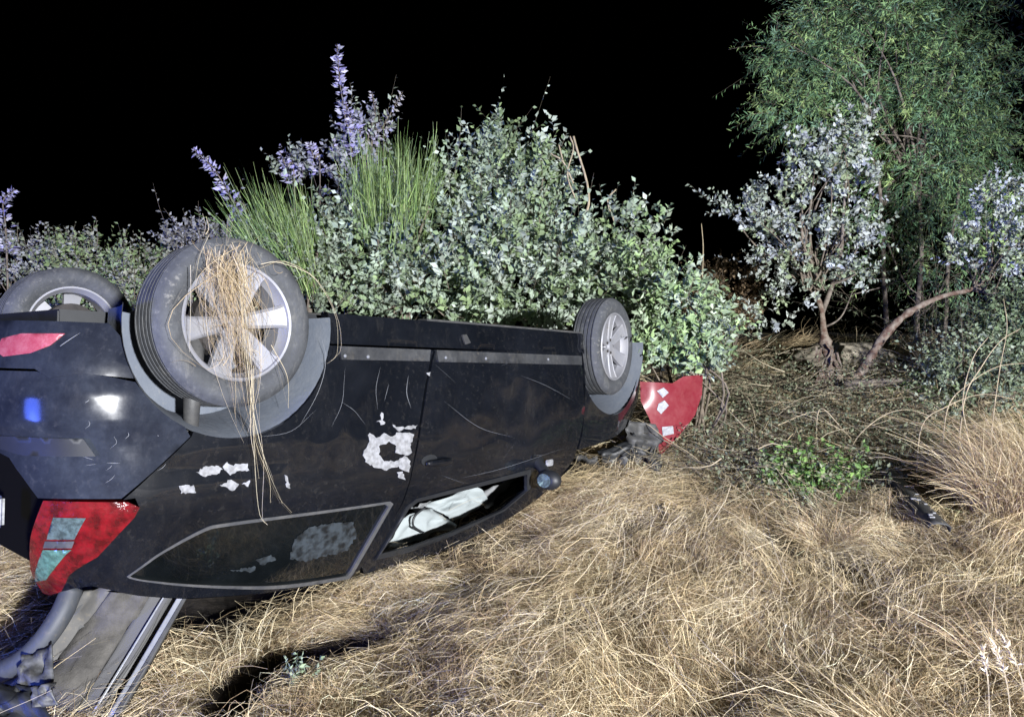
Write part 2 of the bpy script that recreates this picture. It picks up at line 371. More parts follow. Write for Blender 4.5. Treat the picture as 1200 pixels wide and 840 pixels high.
GAP = PP([(508, 412), (500, 450), (492, 500), (483, 550), (472, 587), (452, 626)]) + [(.70, 1.33)]
g = lambda off: [(a + off, b) for a, b in GAP]
RA = arc(0, .31, .395, 187, 8, 30)                        # rear arch, from behind the wheel over it to the front
QWIN = PP([tuple(p) for p in np.vstack([catmull([(148, 675), (166, 662), (190, 645), (238, 619), (262, 613), (330, 604), (400, 595), (456, 587)], 4), catmull([(460, 590), (436, 632), (413, 672)], 3), catmull([(408, 678), (350, 687), (300, 690), (225, 687), (170, 681), (151, 677)], 4)])])
LAMP = PP([(52, 586), (95, 587), (150, 588), (163, 594), (157, 606), (114, 652), (74, 692), (60, 697), (52, 694)])
BSEAM = P(222, 511); BSEAM2 = P(142, 584)
BUMP_TOP = PP([(142, 584), (90, 584), (46, 583)])
RIDGE = lambda z: .009 * smooth(.408, .398, z)
dent_q = lambda u, z: RIDGE(z) - .006 * np.exp(-((u - .62) / .12) ** 2 - ((z - .62) / .16) ** 2) + .006 * fbm(u * 3, z * 3, .9, 31) + .0025 * vnoise(u * 3, z * 3, .22, 35) - .010 * np.exp(-((u + .05) / .25) ** 2 - ((z - .80) / .035) ** 2)
dent_d = lambda u, z: RIDGE(z) + .006 * fbm(u * 3, z * 3, 1.0, 33) + .002 * vnoise(u * 3, z * 3, .2, 36) - .012 * np.exp(-((u - 1.5) / .35) ** 2 - ((z - .62) / .18) ** 2)
QP = [(.39, .365), (.935, .365)] + g(-.006) + [(.66, float(zroof(.66)))] + [(u, float(zroof(u))) for u in (.5, .35, .22, .05, -.1, -.22, -.35, -.45)] + \
     [LAMP[6], LAMP[5], LAMP[4], LAMP[3], (LAMP[2][0] + .02, LAMP[2][1] - .012), (BSEAM2[0] + .006, BSEAM2[1] + .004), (BSEAM[0] + .008, BSEAM[1] + .002)] + [p for p in RA if p[0] > BSEAM[0] + .01]
DW = PP([(444, 650), (477, 596), (488, 587), (568, 567), (618, 554), (618, 574), (590, 597), (530, 624), (480, 642)])
DP = [(.955, .365), (2.15, .345)] + PP([(683, 440), (685, 475)]) + [(2.135, .80), (2.11, .885), (2.10, .96), (2.02, 1.06), (1.86, 1.17), (1.6, 1.272), (1.2, 1.352), (.74, 1.374)] + g(.006)[::-1]
for sd in (1, -1):
    q = panel('quarter_panel', QP, 'paint', car, [QWIN], .03, 0, .02, sd, dent_q if sd > 0 else None)
    d = panel('door', DP, 'paint', car, [DW], .03, 0, .03, sd, dent_d if sd > 0 else None)
    cx_, cz_ = np.mean(DW, 0); panel('window_seal', [(cx_ + (a - cx_) * 1.03, cz_ + (b - cz_) * 1.14) for a, b in DW], 'plastic_dark', d, [[(cx_ + (a - cx_) * .985, cz_ + (b - cz_) * .95) for a, b in DW]], .03, .007, .02, sd)
    # door: handle, inner frame
    hx, hz = P(513, 541)
    ha = Acc(); n = 14; v = []; 
    for i in range(n):
        t = i / (n - 1); s_ = .5 + .5 * math.sin(math.pi * t) ** .4; b_ = shell(hx - .085 + .17 * t, hz)
        for k in range(8):
            an = k * math.pi / 4; v.append((b_[0], sd * (b_[1] + .012 + .012 * math.sin(math.pi * t) ** .5 + .010 * s_ * math.cos(an)), b_[2] + .017 * s_ * math.sin(an)))
    ha.add(v, [(i * 8 + k, i * 8 + (k + 1) % 8, (i + 1) * 8 + (k + 1) % 8, (i + 1) * 8 + k) for i in range(n - 1) for k in range(8)] + [tuple(range(8)), tuple((n - 1) * 8 + k for k in range(8))])
    ha.build('door_handle', 'paint', d, True)
    panel('handle_recess', [(hx - .055 + .05 * math.cos(a), hz - .012 + .026 * math.sin(a)) for a in np.linspace(0, 2 * math.pi, 14)[:-1]], 'plastic_dark', d, (), .02, .0025, .001, sd)
    panel('window_trim', QWIN, 'trim', q, [[(np.mean([p[0] for p in QWIN]) + (a - np.mean([p[0] for p in QWIN])) * .968 - .003, np.mean([p[1] for p in QWIN]) + (b - np.mean([p[1] for p in QWIN])) * .91) for a, b in QWIN]], .03, .006, .02, sd)
    panel('quarter_window', [(a + (.3 - a) * .02, b + (1.17 - b) * .03) for a, b in QWIN], 'glass', car, (), .04, -.006, .004, sd)
    # sill and the floor edge above it
    panel('sill', [(.40, .235), (2.20, .235), (2.20, .352), (.40, .358)], 'paint', car, (), .04, -.004, .05, sd, lambda u, z: .012 * smooth(.285, .275, z) - .010 * smooth(.305, .292, z) * smooth(.275, .285, z))
    panel('sill_cover', [(.94, .225), (2.2, .225), (2.2, .272), (.94, .272)], 'plastic', car, (), .04, .006, .06, sd)
    for nm, a, b in (('sill_band', .43, .925), ('door_band', .965, 2.14)):
        panel(nm, [(a, .367), (b, .367), (b - .012, .418), (a + .004, .420)], 'band', car if nm == 'sill_band' else d, (), .03, .014, .012, sd, lambda u, z: .003 * vnoise(u * 4, z * 9, .3, 44))
    panel('sill_joint', [(1.15, .29), (1.185, .285), (1.20, .325), (1.16, .335)], 'plastic', car, (), .03, .012, .01, sd, lambda u, z: .008 * vnoise(u * 9, z * 9, .2, 45))
    # front wing
    fa = arc(2.51, .315, .405, 172, 12, 24)
    panel('front_wing', [(2.165, .345), (2.105 + .03, .345)] [:1] + [p for p in fa if p[0] > 2.14][0:24] + [(2.94, .42), (2.96, .60), (2.96, .755), (2.75, .82), (2.5, .862), (2.3, .89), (2.122, .905), (2.147, .80), (2.178, .52)], 'paint', car, (), .03, 0, .02, sd, lambda u, z: .004 * vnoise(u * 3, z * 3, .5, 37))
    # rear bumper, lower valance, trim strip
    RB = [p for p in RA if p[0] < BSEAM[0] and p[1] > .47]
    z47 = .478
    panel('rear_bumper', [(U_REAR, z47), (-.62, z47), P(60, 440), P(95, 434), (RB[0][0], RB[0][1])] + RB[1:] + [BSEAM, BSEAM2] + BUMP_TOP[1:] + PP([(30, 560), (12, 536)]) + [(-.80, .73), (U_REAR, .73)], 'paint_dusty', car, (), .03, .006, .02, sd, lambda u, z: .010 * smooth(.50, .52, z) - .012 * smooth(.66, .68, z) + .004 * vnoise(u * 4, z * 4, .4, 41))
    panel('bumper_valance', [(U_REAR, .32), (-.42, .322), (-.388, .36), (RB[0][0] - .006, RB[0][1] - .012), P(95, 437), P(60, 443), (-.62, z47 - .008), (U_REAR, z47 - .008)], 'paint_dusty', car, (), .03, .012, .03, sd)
    panel('bumper_strip', PP([(112, 534), (98, 514), (40, 512), (0, 510), (0, 524), (30, 533)]), 'plastic_dark', car, (), .02, .011, .01, sd)
    panel('reflector', PP([(2, 412), (8, 397), (30, 391), (78, 391), (62, 405), (40, 414), (10, 418)]), 'reflector', car, (), .015, .017, .008, sd)
    # tail lamp with its clear windows
    lens = panel('tail_lamp', LAMP, 'red_lens', car, (), .02, .005, .04, sd, lambda u, z: .006 * np.sin((u + .6) * 14) ** 2)
    panel('reversing_lens', PP([(65, 605), (101, 606), (88, 631), (58, 631)]), 'clear_lens', lens, (), .015, .0135, .004, sd)
    panel('lens_bar', PP([(56, 633), (88, 633), (85, 641), (54, 641)]), 'trim', lens, (), .015, .013, .004, sd)
    panel('indicator_lens', PP([(54, 643), (85, 643), (58, 678), (46, 680)]), 'green_lens', lens, (), .015, .0135, .004, sd)

# roof, screen, bonnet: lofts between the two flanks
def loft(name, us, zs, m, crown, off=0, k=17, th=0.0):
    v = []; us = np.array(us)
    for u, z in zip(us, zs):
        e = shell(u, z, off)
        for t in np.linspace(-1, 1, k): v.append((e[0], e[1] * t, e[2] + crown * (1 - abs(t) ** 2.6)))
    f = [(i * k + j, i * k + j + 1, (i + 1) * k + j + 1, (i + 1) * k + j) for i in range(len(us) - 1) for j in range(k - 1)]
    o = pymesh(name, v, f, m, car)
    if th: md = o.modifiers.new('thickness', 'SOLIDIFY'); md.thickness = th
    return o
us = np.linspace(-.34, 1.28, 26); loft('roof', us, zroof(us) + .002, 'paint', .055, -.001)
us = np.linspace(-.30, 1.24, 20); loft('headliner', us, zroof(us) - .035, 'headliner', .05, -.02)
us = np.linspace(1.30, 2.14, 14); loft('windscreen', us, zroof(us) + .001, 'glass', .04, -.012)
us = np.linspace(2.15, 3.05, 16); loft('bonnet', us, np.interp(us, [2.1, 2.5, 2.96, 3.1], [.905, .868, .76, .66]) + .002, 'paint', .05, -.002)
# floor pan, tunnel, bulkheads
fl = Acc(); fl.box((1.45, 0, .25), (1.5, .70, .012)); fl.box((.1, 0, .32), (.55, .46, .05)); fl.build('floor_pan', 'plastic_dark', car, bevel=.006)
Acc().box((2.62, 0, .52), (.36, .50, .22)).build('engine_block', 'plastic', car, bevel=.03)
Acc().box((2.2, 0, .6), (.03, .72, .28)).build('bulkhead', 'cloth', car, bevel=.01)
Acc().box((-.1, 0, .55), (.26, .44, .22)).build('boot_trim', 'black', car, bevel=.03)
ex = Acc(); ex.tube([(2.2, -.05, .2), (1.0, -.08, .2), (.3, -.1, .21), (-.2, -.2, .30), (-.30, -.28, .40), (-.36, -.3, .42)], .028, 10)
ex.lathe([(0.0, -.28), (.085, -.28), (.10, -.25), (.10, .2), (.085, .23), (0, .23)], 20, c=(-.40, -.15, .40)); ex.build('exhaust', 'steel', car, True)
Acc().tube([(0, -.72, .30), (.10, -.5, .27), (.14, 0, .26), (.10, .5, .27), (0, .72, .30)], [.035, .05, .055, .05, .035], 10).build('rear_axle', 'plastic_dark', car, True)
Acc().tube([(2.51, -.7, .3), (2.45, 0, .26), (2.51, .7, .3)], .03, 8).build('front_axle', 'plastic', car, True)
# seats and airbags seen through the open window
for sy in (.36, -.36):
    st_ = Acc(); st_.box((1.12, sy, .50), (.26, .24, .07)); st_.box((.82, sy, .80), (.07, .23, .30), [[.97, 0, -.24], [0, 1, 0], [.24, 0, .97]])
    st_.box((.72, sy, 1.17), (.05, .13, .08)); st_.build('seat', 'cloth', car, bevel=.03)
def crumple(name, quad, m, parent, n=14, amp=.03, seed=0, th=0.004):
    q = np.array(quad, float); s, t = np.meshgrid(np.linspace(0, 1, n), np.linspace(0, 1, n)); s, t = s.ravel(), t.ravel()
    p = (1 - t)[:, None] * ((1 - s)[:, None] * q[0] + s[:, None] * q[1]) + t[:, None] * ((1 - s)[:, None] * q[3] + s[:, None] * q[2])
    nn = np.cross(q[1] - q[0], q[3] - q[0]); nn /= np.linalg.norm(nn)
    p = p + nn * (amp * (np.abs(vnoise(s + seed, t, .35, 50 + seed)) * 2 - .6 + .6 * vnoise(s, t + seed, .16, 51 + seed)))[:, None]
    i = np.arange(n * n).reshape(n, n)
    o = pymesh(name, p, np.stack([i[:-1, :-1], i[:-1, 1:], i[1:, 1:], i[1:, :-1]], -1).reshape(-1, 4), m, parent)
    md = o.modifiers.new('thickness', 'SOLIDIFY'); md.thickness = th
    return o
for nm, m_, yy, pxs, sd_ in (('airbag', 'airbag', .50, [(452, 646), (478, 600), (508, 596), (538, 616)], 1), ('airbag', 'airbag', .46, [(500, 592), (562, 568), (574, 590), (536, 610)], 2), ('pillar_trim', 'headliner', .44, [(566, 576), (610, 556), (606, 578), (570, 598)], 3), ('belt_reel_cover', 'headliner', .42, [(482, 598), (496, 588), (512, 590), (500, 602)], 4)):
    crumple(nm, [on_plane_y(a, b, yy + .05 * (i % 2)) for i, (a, b) in enumerate(pxs)], m_, car, 12, .03, sd_)
Acc().tube(catmull([on_plane_y(a, b, .57) for a, b in ((500, 594), (488, 604), (486, 616), (498, 624))], 6), .006, 8).build('grab_handle', 'plastic_dark', car, True)
Acc().tube([(1.55 + .04 * math.sin(a), .36 + .18 * math.cos(a), .95 + .18 * math.sin(a)) for a in np.linspace(0, 2 * math.pi, 28)], .014, 8, False).build('steering_wheel', 'plastic', car, True)
# mirror on the near door
mb = on_plane_y(640, 563, .95)
mr = Acc(); nn = 10; v = []
for i in range(nn):
    t = i / (nn - 1); r = math.sin(math.pi * (.12 + .80 * t)) ** .6
    for k in range(14):
        an = 2 * math.pi * k / 14; v.append((mb[0] + .10 * t, mb[1] + .085 * r * math.cos(an) * (1 - .3 * t), mb[2] + .062 * r * math.sin(an) * (1 - .3 * t)))
mr.add(v, [(i * 14 + k, i * 14 + (k + 1) % 14, (i + 1) * 14 + (k + 1) % 14, (i + 1) * 14 + k) for i in range(nn - 1) for k in range(14)] + [tuple(range(14)), tuple((nn - 1) * 14 + k for k in range(14))])
mr.tube([(mb[0] + .05, mb[1] - .02, mb[2] - .02), (mb[0] + .08, .86, .96), (mb[0] + .10, .80, .93)], [.03, .03, .05], 10)
mo = mr.build('door_mirror', 'plastic_dark', car, auto=.7)
Acc().add([(mb[0] - .004, mb[1] + .043 * math.cos(a), mb[2] + .036 * math.sin(a)) for a in np.linspace(0, 2 * math.pi, 19)[:-1]] + [(mb[0] - .010, mb[1], mb[2])], [(i, (i + 1) % 18, 18) for i in range(18)]).build('mirror_glass', 'mirror', mo)
ml = on_plane_y(646, 542, .90)
Acc().box(ml, (.030, .006, .017)).build('mirror_lamp', 'white', mo, bevel=.004)
# wheel arch liners: grey half drums
for sd in (1, -1):
    for cx, cz, r in ((0, .31, .40), (2.51, .315, .41)):
        v = []; aa = np.linspace(math.radians(-8), math.radians(188), 30); 
        for y_, rr in ((.835 if cx < 1 else .80, r - .004), (.80 if cx < 1 else .76, r - .02), (.70, r - .05), (.56, r - .07), (.54, 0.02)):
            for a in aa: v.append((cx + rr * math.cos(a), sd * y_, cz + rr * math.sin(a)))
        L = len(aa); o = Acc().add(v, [(i * L + j, i * L + j + 1, (i + 1) * L + j + 1, (i + 1) * L + j) for i in range(4) for j in range(L - 1)]).build('arch_liner', 'liner', car, auto=.5)
    Acc().tube([(-.10, sd * .735, .34), (-.115, sd * .745, .56), (-.12, sd * .75, .70)], [.030, .030, .024], 12).build('shock_absorber', 'plastic', car, True)

# wheels: tyre with grooves, rim with six flat spokes, drum behind
def make_wheel():
    R0, w = .300, .092
    prof = [(.200, w - .022), (.214, w - .012), (.235, w - .002), (.258, w + .002), (.276, w - .004), (.289, w - .014), (.2965, w - .026)]
    tread = []
    for h in (.052, .026, 0.0, -.026, -.052):
        tread += [(R0, h + .010), (R0 - .0005, h + .004), (R0 - .009, h + .003), (R0 - .009, h - .003), (R0 - .0005, h - .004)]
    prof = prof + tread + [(R0, -.062)] + [(r, -h) for r, h in prof[::-1]]
    ty = Acc().lathe(prof, 72).build('tyre', 'tyre', None, auto=.6)
    rim = Acc(); rim.lathe([(.206, w - .026), (.210, w - .010), (.205, w - .004), (.198, w - .008), (.192, w - .030), (.180, w - .05), (.178, -.05), (.198, -w + .012), (.206, -w + .012)], 64)
    for k in range(6):
        a0 = math.radians(-10 + 60 * k); ca, sa = math.cos(a0), math.sin(a0); sec = []
        rs = [.035, .07, .11, .15, .178, .197]; wd_ = [.024, .030, .034, .038, .042, .048]; hh = [.046, .052, .057, .064, .072, .079]
        for r, h_, y_ in zip(rs, wd_, hh):
            for (t, dy) in ((-h_, -.030), (-h_, -.006), (-h_ + .006, 0), (-h_ + .011, -.004), (h_ - .011, -.004), (h_ - .006, 0), (h_, -.006), (h_, -.030)):
                sec.append((r * ca - t * sa, y_ + dy, r * sa + t * ca))
        rim.add(sec, [(i * 8 + j, i * 8 + (j + 1) % 8, (i + 1) * 8 + (j + 1) % 8, (i + 1) * 8 + j) for i in range(5) for j in range(8)])
    rim.lathe([(0, .058), (.024, .058), (.030, .054), (.034, .046), (.056, .044), (.062, .036), (.064, .0)], 32)
    rim_o = rim.build('rim', 'alloy', None, auto=.5)
    hub = Acc().lathe([(0, .020), (.05, .020), (.055, .006), (.118, .004), (.125, -.004), (.125, -.055), (.05, -.065), (0, -.065)], 32)
    for k in range(5):
        a = 2 * math.pi * k / 5 + .3; hub.lathe([(0, .05), (.009, .05), (.010, .03)], 8, c=(.042 * math.cos(a), 0, .042 * math.sin(a)))
    hub_o = hub.build('brake_drum', 'rust', None, auto=.5)
    return ty, rim_o, hub_o
wt = make_wheel(); first = True
for cx, yy, flip, steer, spin in ((0, .765, False, 0, 0), (2.51, .745, False, -9, 24), (0, -.765, True, 0, 31), (2.51, -.745, True, -5, 10)):
    wh = empty('wheel', car); wh.location = (cx, yy, .42 if (flip and cx > 1) else .30)
    wh.rotation_euler = (math.radians(-3 if cx < 1 and not flip else 0), math.radians(spin), math.radians(steer + (180 if flip else 0)))
    for p in wt:
        c = p if first else p.copy()
        if not first: COL.objects.link(c)
        c.parent = wh
    first = False

# worn paint: flaked patch, chips, scratches (thin flakes lying on the panels)
r3 = np.random.default_rng(15)
def ragged(p):
    o = []
    for a, b in zip(np.array(p, float), np.roll(np.array(p, float), -1, 0)):
        L = np.hypot(*(b - a)); k = max(1, int(L / 2.5))
        o += [tuple(a + (b - a) * i / k + (r3.normal(0, .75, 2) if i else 0)) for i in range(k)]
    return o
def decal(name, pxs, m='white', off=.0035, holes=(), st=.012, parent=car): return panel(name, PP(ragged(pxs)), m, parent, [PP(ragged(h)) for h in holes], st, off, .0012, 1, dent_q)
decal('bare_patch', [(433, 507), (441, 513), (449, 507), (459, 511), (467, 506), (484, 509), (480, 519), (482, 530), (473, 534), (480, 540), (478, 553), (470, 550), (466, 546), (452, 551), (440, 548), (427, 541), (424, 533), (430, 522)],
      holes=[[(445, 521), (455, 517), (463, 522), (462, 530), (474, 533), (466, 539), (449, 540), (443, 532)]])
for pts in ([(459, 497), (466, 500), (489, 498), (486, 502), (464, 504)], [(447, 483), (449, 484), (450, 497), (446, 498)], [(464, 553), (471, 552), (474, 562), (467, 560)],
            [(230, 553), (242, 546), (257, 546), (262, 550), (256, 555), (238, 558)], [(262, 547), (267, 541), (272, 545), (291, 543), (292, 551), (278, 552), (270, 557)], [(209, 569), (226, 568), (229, 577), (211, 578)],
            [(257, 568), (270, 562), (280, 567), (272, 575)], [(283, 567), (292, 562), (290, 570)], [(332, 556), (335, 557), (339, 572), (334, 570)], [(441, 494), (447, 492), (446, 496)], [(500, 437), (511, 432), (513, 436), (504, 441)]):
    decal('paint_chip', pts)
sc = Acc()
def scratch(pxs, w=.0016, off=.003):
    w = w * .55
    q = [P(*p) for p in catmull(pxs, 6)]; q = np.array(q); t = np.gradient(q, axis=0); t /= np.linalg.norm(t, axis=1)[:, None] + 1e-9
    nrm = np.c_[-t[:, 1], t[:, 0]] * w * np.sin(np.linspace(.15, math.pi - .15, len(q)))[:, None]
    a, b = q + nrm, q - nrm; dq = dent_q if pxs[0][0] < 490 else dent_d
    fa_ = shell(a[:, 0], a[:, 1], off + np.maximum(0, dq(a[:, 0], a[:, 1]))); fb = shell(b[:, 0], b[:, 1], off + np.maximum(0, dq(b[:, 0], b[:, 1]))); n = len(q)
    sc.add(np.vstack([fa_, fb]), [(i, i + 1, n + i + 1, n + i) for i in range(n - 1)])
scratch([(398, 470), (415, 482), (428, 498)], .001); scratch([(445, 430), (440, 452), (442, 480)]); scratch([(478, 440), (476, 460), (481, 478)], .003); scratch([(455, 450), (450, 470)])
scratch([(375, 395), (381, 425), (372, 460), (350, 500)], .002); scratch([(388, 500), (400, 470), (404, 430)], .0012); scratch([(300, 512), (340, 505), (370, 480)], .001)
scratch([(520, 470), (560, 500), (600, 512)], .0012); scratch([(540, 560), (590, 548), (660, 525)], .0012); scratch([(610, 440), (640, 452), (672, 470)], .001)
scratch([(170, 500), (190, 512), (222, 512)], .002); scratch([(120, 470), (135, 462), (150, 455)], .002); scratch([(40, 495), (52, 490), (60, 482)], .003); scratch([(108, 470), (112, 462), (120, 455)], .003); scratch([(60, 415), (80, 400), (95, 390)], .002)
r2 = np.random.default_rng(5)
for _ in range(5):
    u0, v0 = r2.uniform(390, 680), r2.uniform(420, 560)
    if v0 > 580 - (u0 - 390) * .1: continue
    a, L = r2.normal(.2, .7), r2.uniform(6, 34); scratch([(u0, v0), (u0 + L * .5 * math.cos(a) + r2.normal(0, 1), v0 + L * .5 * math.sin(a)), (u0 + L * math.cos(a), v0 + L * math.sin(a))], r2.uniform(.0003, .0010))
for _ in range(14):
    u0, v0 = r2.uniform(60, 230), r2.uniform(470, 570)
    if (u0 - 262) ** 2 + (v0 - 372) ** 2 < 160 ** 2: continue
    a, L = r2.normal(-.5, .6), r2.uniform(5, 16); scratch([(u0, v0), (u0 + L * .5, v0 + L * .5 * math.sin(a)), (u0 + L * math.cos(a), v0 + L * math.sin(a))], r2.uniform(.0005, .0014), .014)
tag(sc.build('scratches', 'scratch', car), kind='stuff')
for i, (pu, pv) in enumerate(((402, 417), (429, 418), (520, 419), (567, 420), (640, 421))):
    b = shell(*P(pu, pv), .014); Acc().lathe([(0, .005), (.006, .004), (.008, 0)], 10, c=tuple(b)).build('sill_bolt', 'scratch', car, True)

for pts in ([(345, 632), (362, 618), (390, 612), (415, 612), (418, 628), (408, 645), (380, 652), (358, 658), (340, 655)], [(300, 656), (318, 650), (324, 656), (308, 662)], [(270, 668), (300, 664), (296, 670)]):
    panel('window_patch', PP(ragged(pts)), 'glass_patch', car, (), .012, -.002, .0005, 1)  # slightly paler bluish patches laid on the quarter glass
inv0 = lambda p: w_car(p)[0]
# red front wing torn loose, facing the camera
RED = [(752, 447), (790, 449), (803, 441), (826, 439), (825, 462), (817, 486), (797, 512), (776, 534), (771, 515), (763, 490), (753, 470)]
def red_surf(u, v, off=0.):
    u = np.asarray(u, float); v = np.asarray(v, float)
    dep = 4.86 + .22 * ((u * 100 - 752) / 75) ** 2 + .10 * ((v * 100 - 470) / 60) ** 2 + .02 * vnoise(u, v, .22, 61) - np.asarray(off)
    c = np.stack([(u * 100 - 600) / F, (v * 100 - 420) / F, np.ones_like(u)], -1) * dep[..., None]
    return (c - TC) @ RC
rw = panel('torn_wing', [(a / 100, b / 100) for a, b in RED], 'red_paint', car, (), .025, 0, .012, 1, None, red_surf)
tag(rw, 'torn red front wing with three white stickers')
for pts in ([(772, 458), (780, 454), (786, 460), (779, 466)], [(774, 473), (781, 469), (786, 475), (777, 485), (772, 480)], [(778, 500), (791, 499), (792, 508), (779, 511)]):
    panel('sticker', [(a / 100, b / 100) for a, b in pts], 'paper', rw, (), .03, .004, .001, 1, None, red_surf)
crumple('wing_liner', [inv0(W(a, b, dd)) for a, b, dd in ((736, 492, 4.80), (776, 498, 4.95), (772, 538, 4.9), (738, 530, 4.8))], 'plastic', car, 12, .06, 5)
crumple('wing_liner', [inv0(W(a, b, dd)) for a, b, dd in ((700, 528, 4.75), (752, 506, 4.9), (760, 530, 4.85), (715, 546, 4.7))], 'plastic_dark', car, 12, .05, 6)
# front end remains behind it: headlamp bucket and cross member
Acc().box((3.02, .35, .60), (.08, .30, .12)).build('headlamp_bracket', 'plastic', car, bevel=.02)
Acc().box((3.12, 0, .52), (.05, .60, .06)).build('cross_member', 'plastic', car, bevel=.01)

# rear trim panel of the open tailgate hanging down to the ground
def inv(p): return w_car(p)[0]
T1, T2, B2, B1 = (inv(W(*a)) for a in ((84, 690, 2.52), (222, 690, 2.72), (136, 846, 2.42), (-8, 806, 2.50)))
tg = empty('tailgate', car); tag(tg, 'grey inner panel of the open tailgate hanging down to the grass')
def strip(name, s0, s1, m, lift, th, n=16, wob=.0):
    s = np.linspace(s0, s1, 6); t = np.linspace(0, 1, n); nn = np.cross(B2 - T2, T1 - T2); nn /= np.linalg.norm(nn)
    if nn @ (inv(CO) - T2) < 0: nn = -nn
    v = []
    for tt in t:
        for ss in s:
            top = T1 + (T2 - T1) * ss; bot = B1 + (B2 - B1) * ss
            v.append(top + (bot - top) * tt + nn * (lift + .02 * math.sin(tt * 3) + wob * float(vnoise(ss * 3, tt * 3, .5, 71))))
    f = [(i * 6 + j, i * 6 + j + 1, (i + 1) * 6 + j + 1, (i + 1) * 6 + j) for i in range(n - 1) for j in range(5)]
    o = pymesh(name, v, f, m, tg); md = o.modifiers.new('thickness', 'SOLIDIFY'); md.thickness = th; md.offset = 1 if False else -1
    return o
strip('back_board', .05, .97, 'plastic', -.03, .02)
strip('inner_panel', .10, .34, 'greytrim', .0, .02, wob=.05); strip('carpet_panel', .32, .68, 'carpet', .012, .02, wob=.06); strip('side_panel', .68, .86, 'cloth', -.005, .015)
strip('metal_rail', .93, .985, 'silver', .03, .018); strip('rail_edge', .985, 1.02, 'plastic', .02, .03); strip('thin_rail', .80, .815, 'silver', .03, .008)
Acc().tube(catmull([inv(W(*a)) for a in ((84, 690, 2.50), (72, 718, 2.46), (52, 748, 2.43), (28, 772, 2.42), (0, 787, 2.43), (-40, 800, 2.46))], 6), .036, 14)  .build('trim_bar', 'bar', tg, True)
Acc().tube(catmull([T1 + (T2 - T1) * .8, T1 + (T2 - T1) * .86 + (B2 - T2) * .35, T1 + (T2 - T1) * .82 + (B2 - T2) * .8], 6), .006, 8).build('cable', 'plastic', tg, True)
for nm, m_, pxs, sd_, am in (('bracket', 'foil', ((26, 768, 2.36), (64, 756, 2.38), (62, 812, 2.30), (16, 816, 2.30)), 11, .02), ('latch_housing', 'plastic_dark', ((-14, 798, 2.32), (40, 806, 2.30), (66, 850, 2.22), (-14, 852, 2.22)), 12, .03), ('latch_plate', 'foil', ((36, 806, 2.27), (60, 800, 2.27), (66, 826, 2.24), (40, 830, 2.24)), 13, .015)):
    crumple(nm, [inv(W(*a)) for a in pxs], m_, tg, 12, am, sd_)
# black sheet added to give the shade in the opening; pale panel inside
Acc().box((-.44, 0, .80), (.02, .60, .36)).build('boot_shade', 'black', car, bevel=.005)
pb = inv(W(-4, 598, 2.55)); Acc().box(pb, (.01, .05, .055)).build('pale_panel', 'white', car, bevel=.01)

# ------------------------------------------------------------------ foliage generators (numpy, one mesh per part)
LEAF_V = np.array([(0, 0, 0), (.42, -.30, .06), (.42, .30, .06), (1, 0, -.10), (.5, 0, -.03)]); LEAF_F = np.array([(0, 1, 4), (0, 4, 2), (1, 3, 4), (4, 3, 2)])
NARROW_V = np.array([(0, 0, 0), (.5, -.07, .0), (.5, .07, .0), (1, 0, -.22)]); NARROW_F = np.array([(0, 1, 2), (1, 3, 2)])
def unit(a): return a / (np.linalg.norm(a, axis=-1, keepdims=True) + 1e-12)
def leaves(name, pos, d, size, tone, m, parent, r, tmpl=(LEAF_V, LEAF_F), width=1.0, up=.6):
    tv, tf = tmpl; n = len(pos); d = unit(d)
    nr = unit(r.normal(0, 1, (n, 3)) + (0, -.25, up)); s = unit(np.cross(nr, d)); nn = np.cross(d, s)
    L = size[:, None, None]
    V = pos[:, None, :] + L * (tv[None, :, 0:1] * d[:, None] + width * tv[None, :, 1:2] * s[:, None] + tv[None, :, 2:3] * nn[:, None])
    Fc = (tf[None] + (np.arange(n) * len(tv))[:, None, None]).reshape(-1, 3)
    return npmesh(name, V.reshape(-1, 3), Fc, m, parent, np.repeat(tone, len(tv), 0))
def ribbons(name, pts, w, tone, m, parent=None, r=rng, flat=None, tip=.25):
    """pts (n,k,3) blade centre lines -> thin ribbons"""
    n, k, _ = pts.shape; t = unit(np.gradient(pts, axis=1))
    sd = unit(np.cross(t, r.normal(0, 1, (n, 1, 3)) * (1 if flat is None else flat) + (0, 0, 1.0 if flat is not None else 0)))
    ww = (np.broadcast_to(w, n)[:, None] * np.linspace(1, tip, k)[None])[..., None] * .5
    V = np.stack([pts - sd * ww, pts + sd * ww], 2).reshape(-1, 3)
    b = (np.arange(n) * 2 * k)[:, None, None] + (np.arange(k - 1) * 2)[None, :, None]
    Fc = (b + np.array([0, 1, 3, 2])).reshape(-1, 4)
    return npmesh(name, V, Fc, m, parent, np.repeat(tone, 2 * k, 0))
def palette(r, n, cols, jit=.12):
    c = np.array(cols); k = r.integers(0, len(c), n); return np.clip(c[k] * (1 + r.normal(0, jit, (n, 1))), .004, .95)

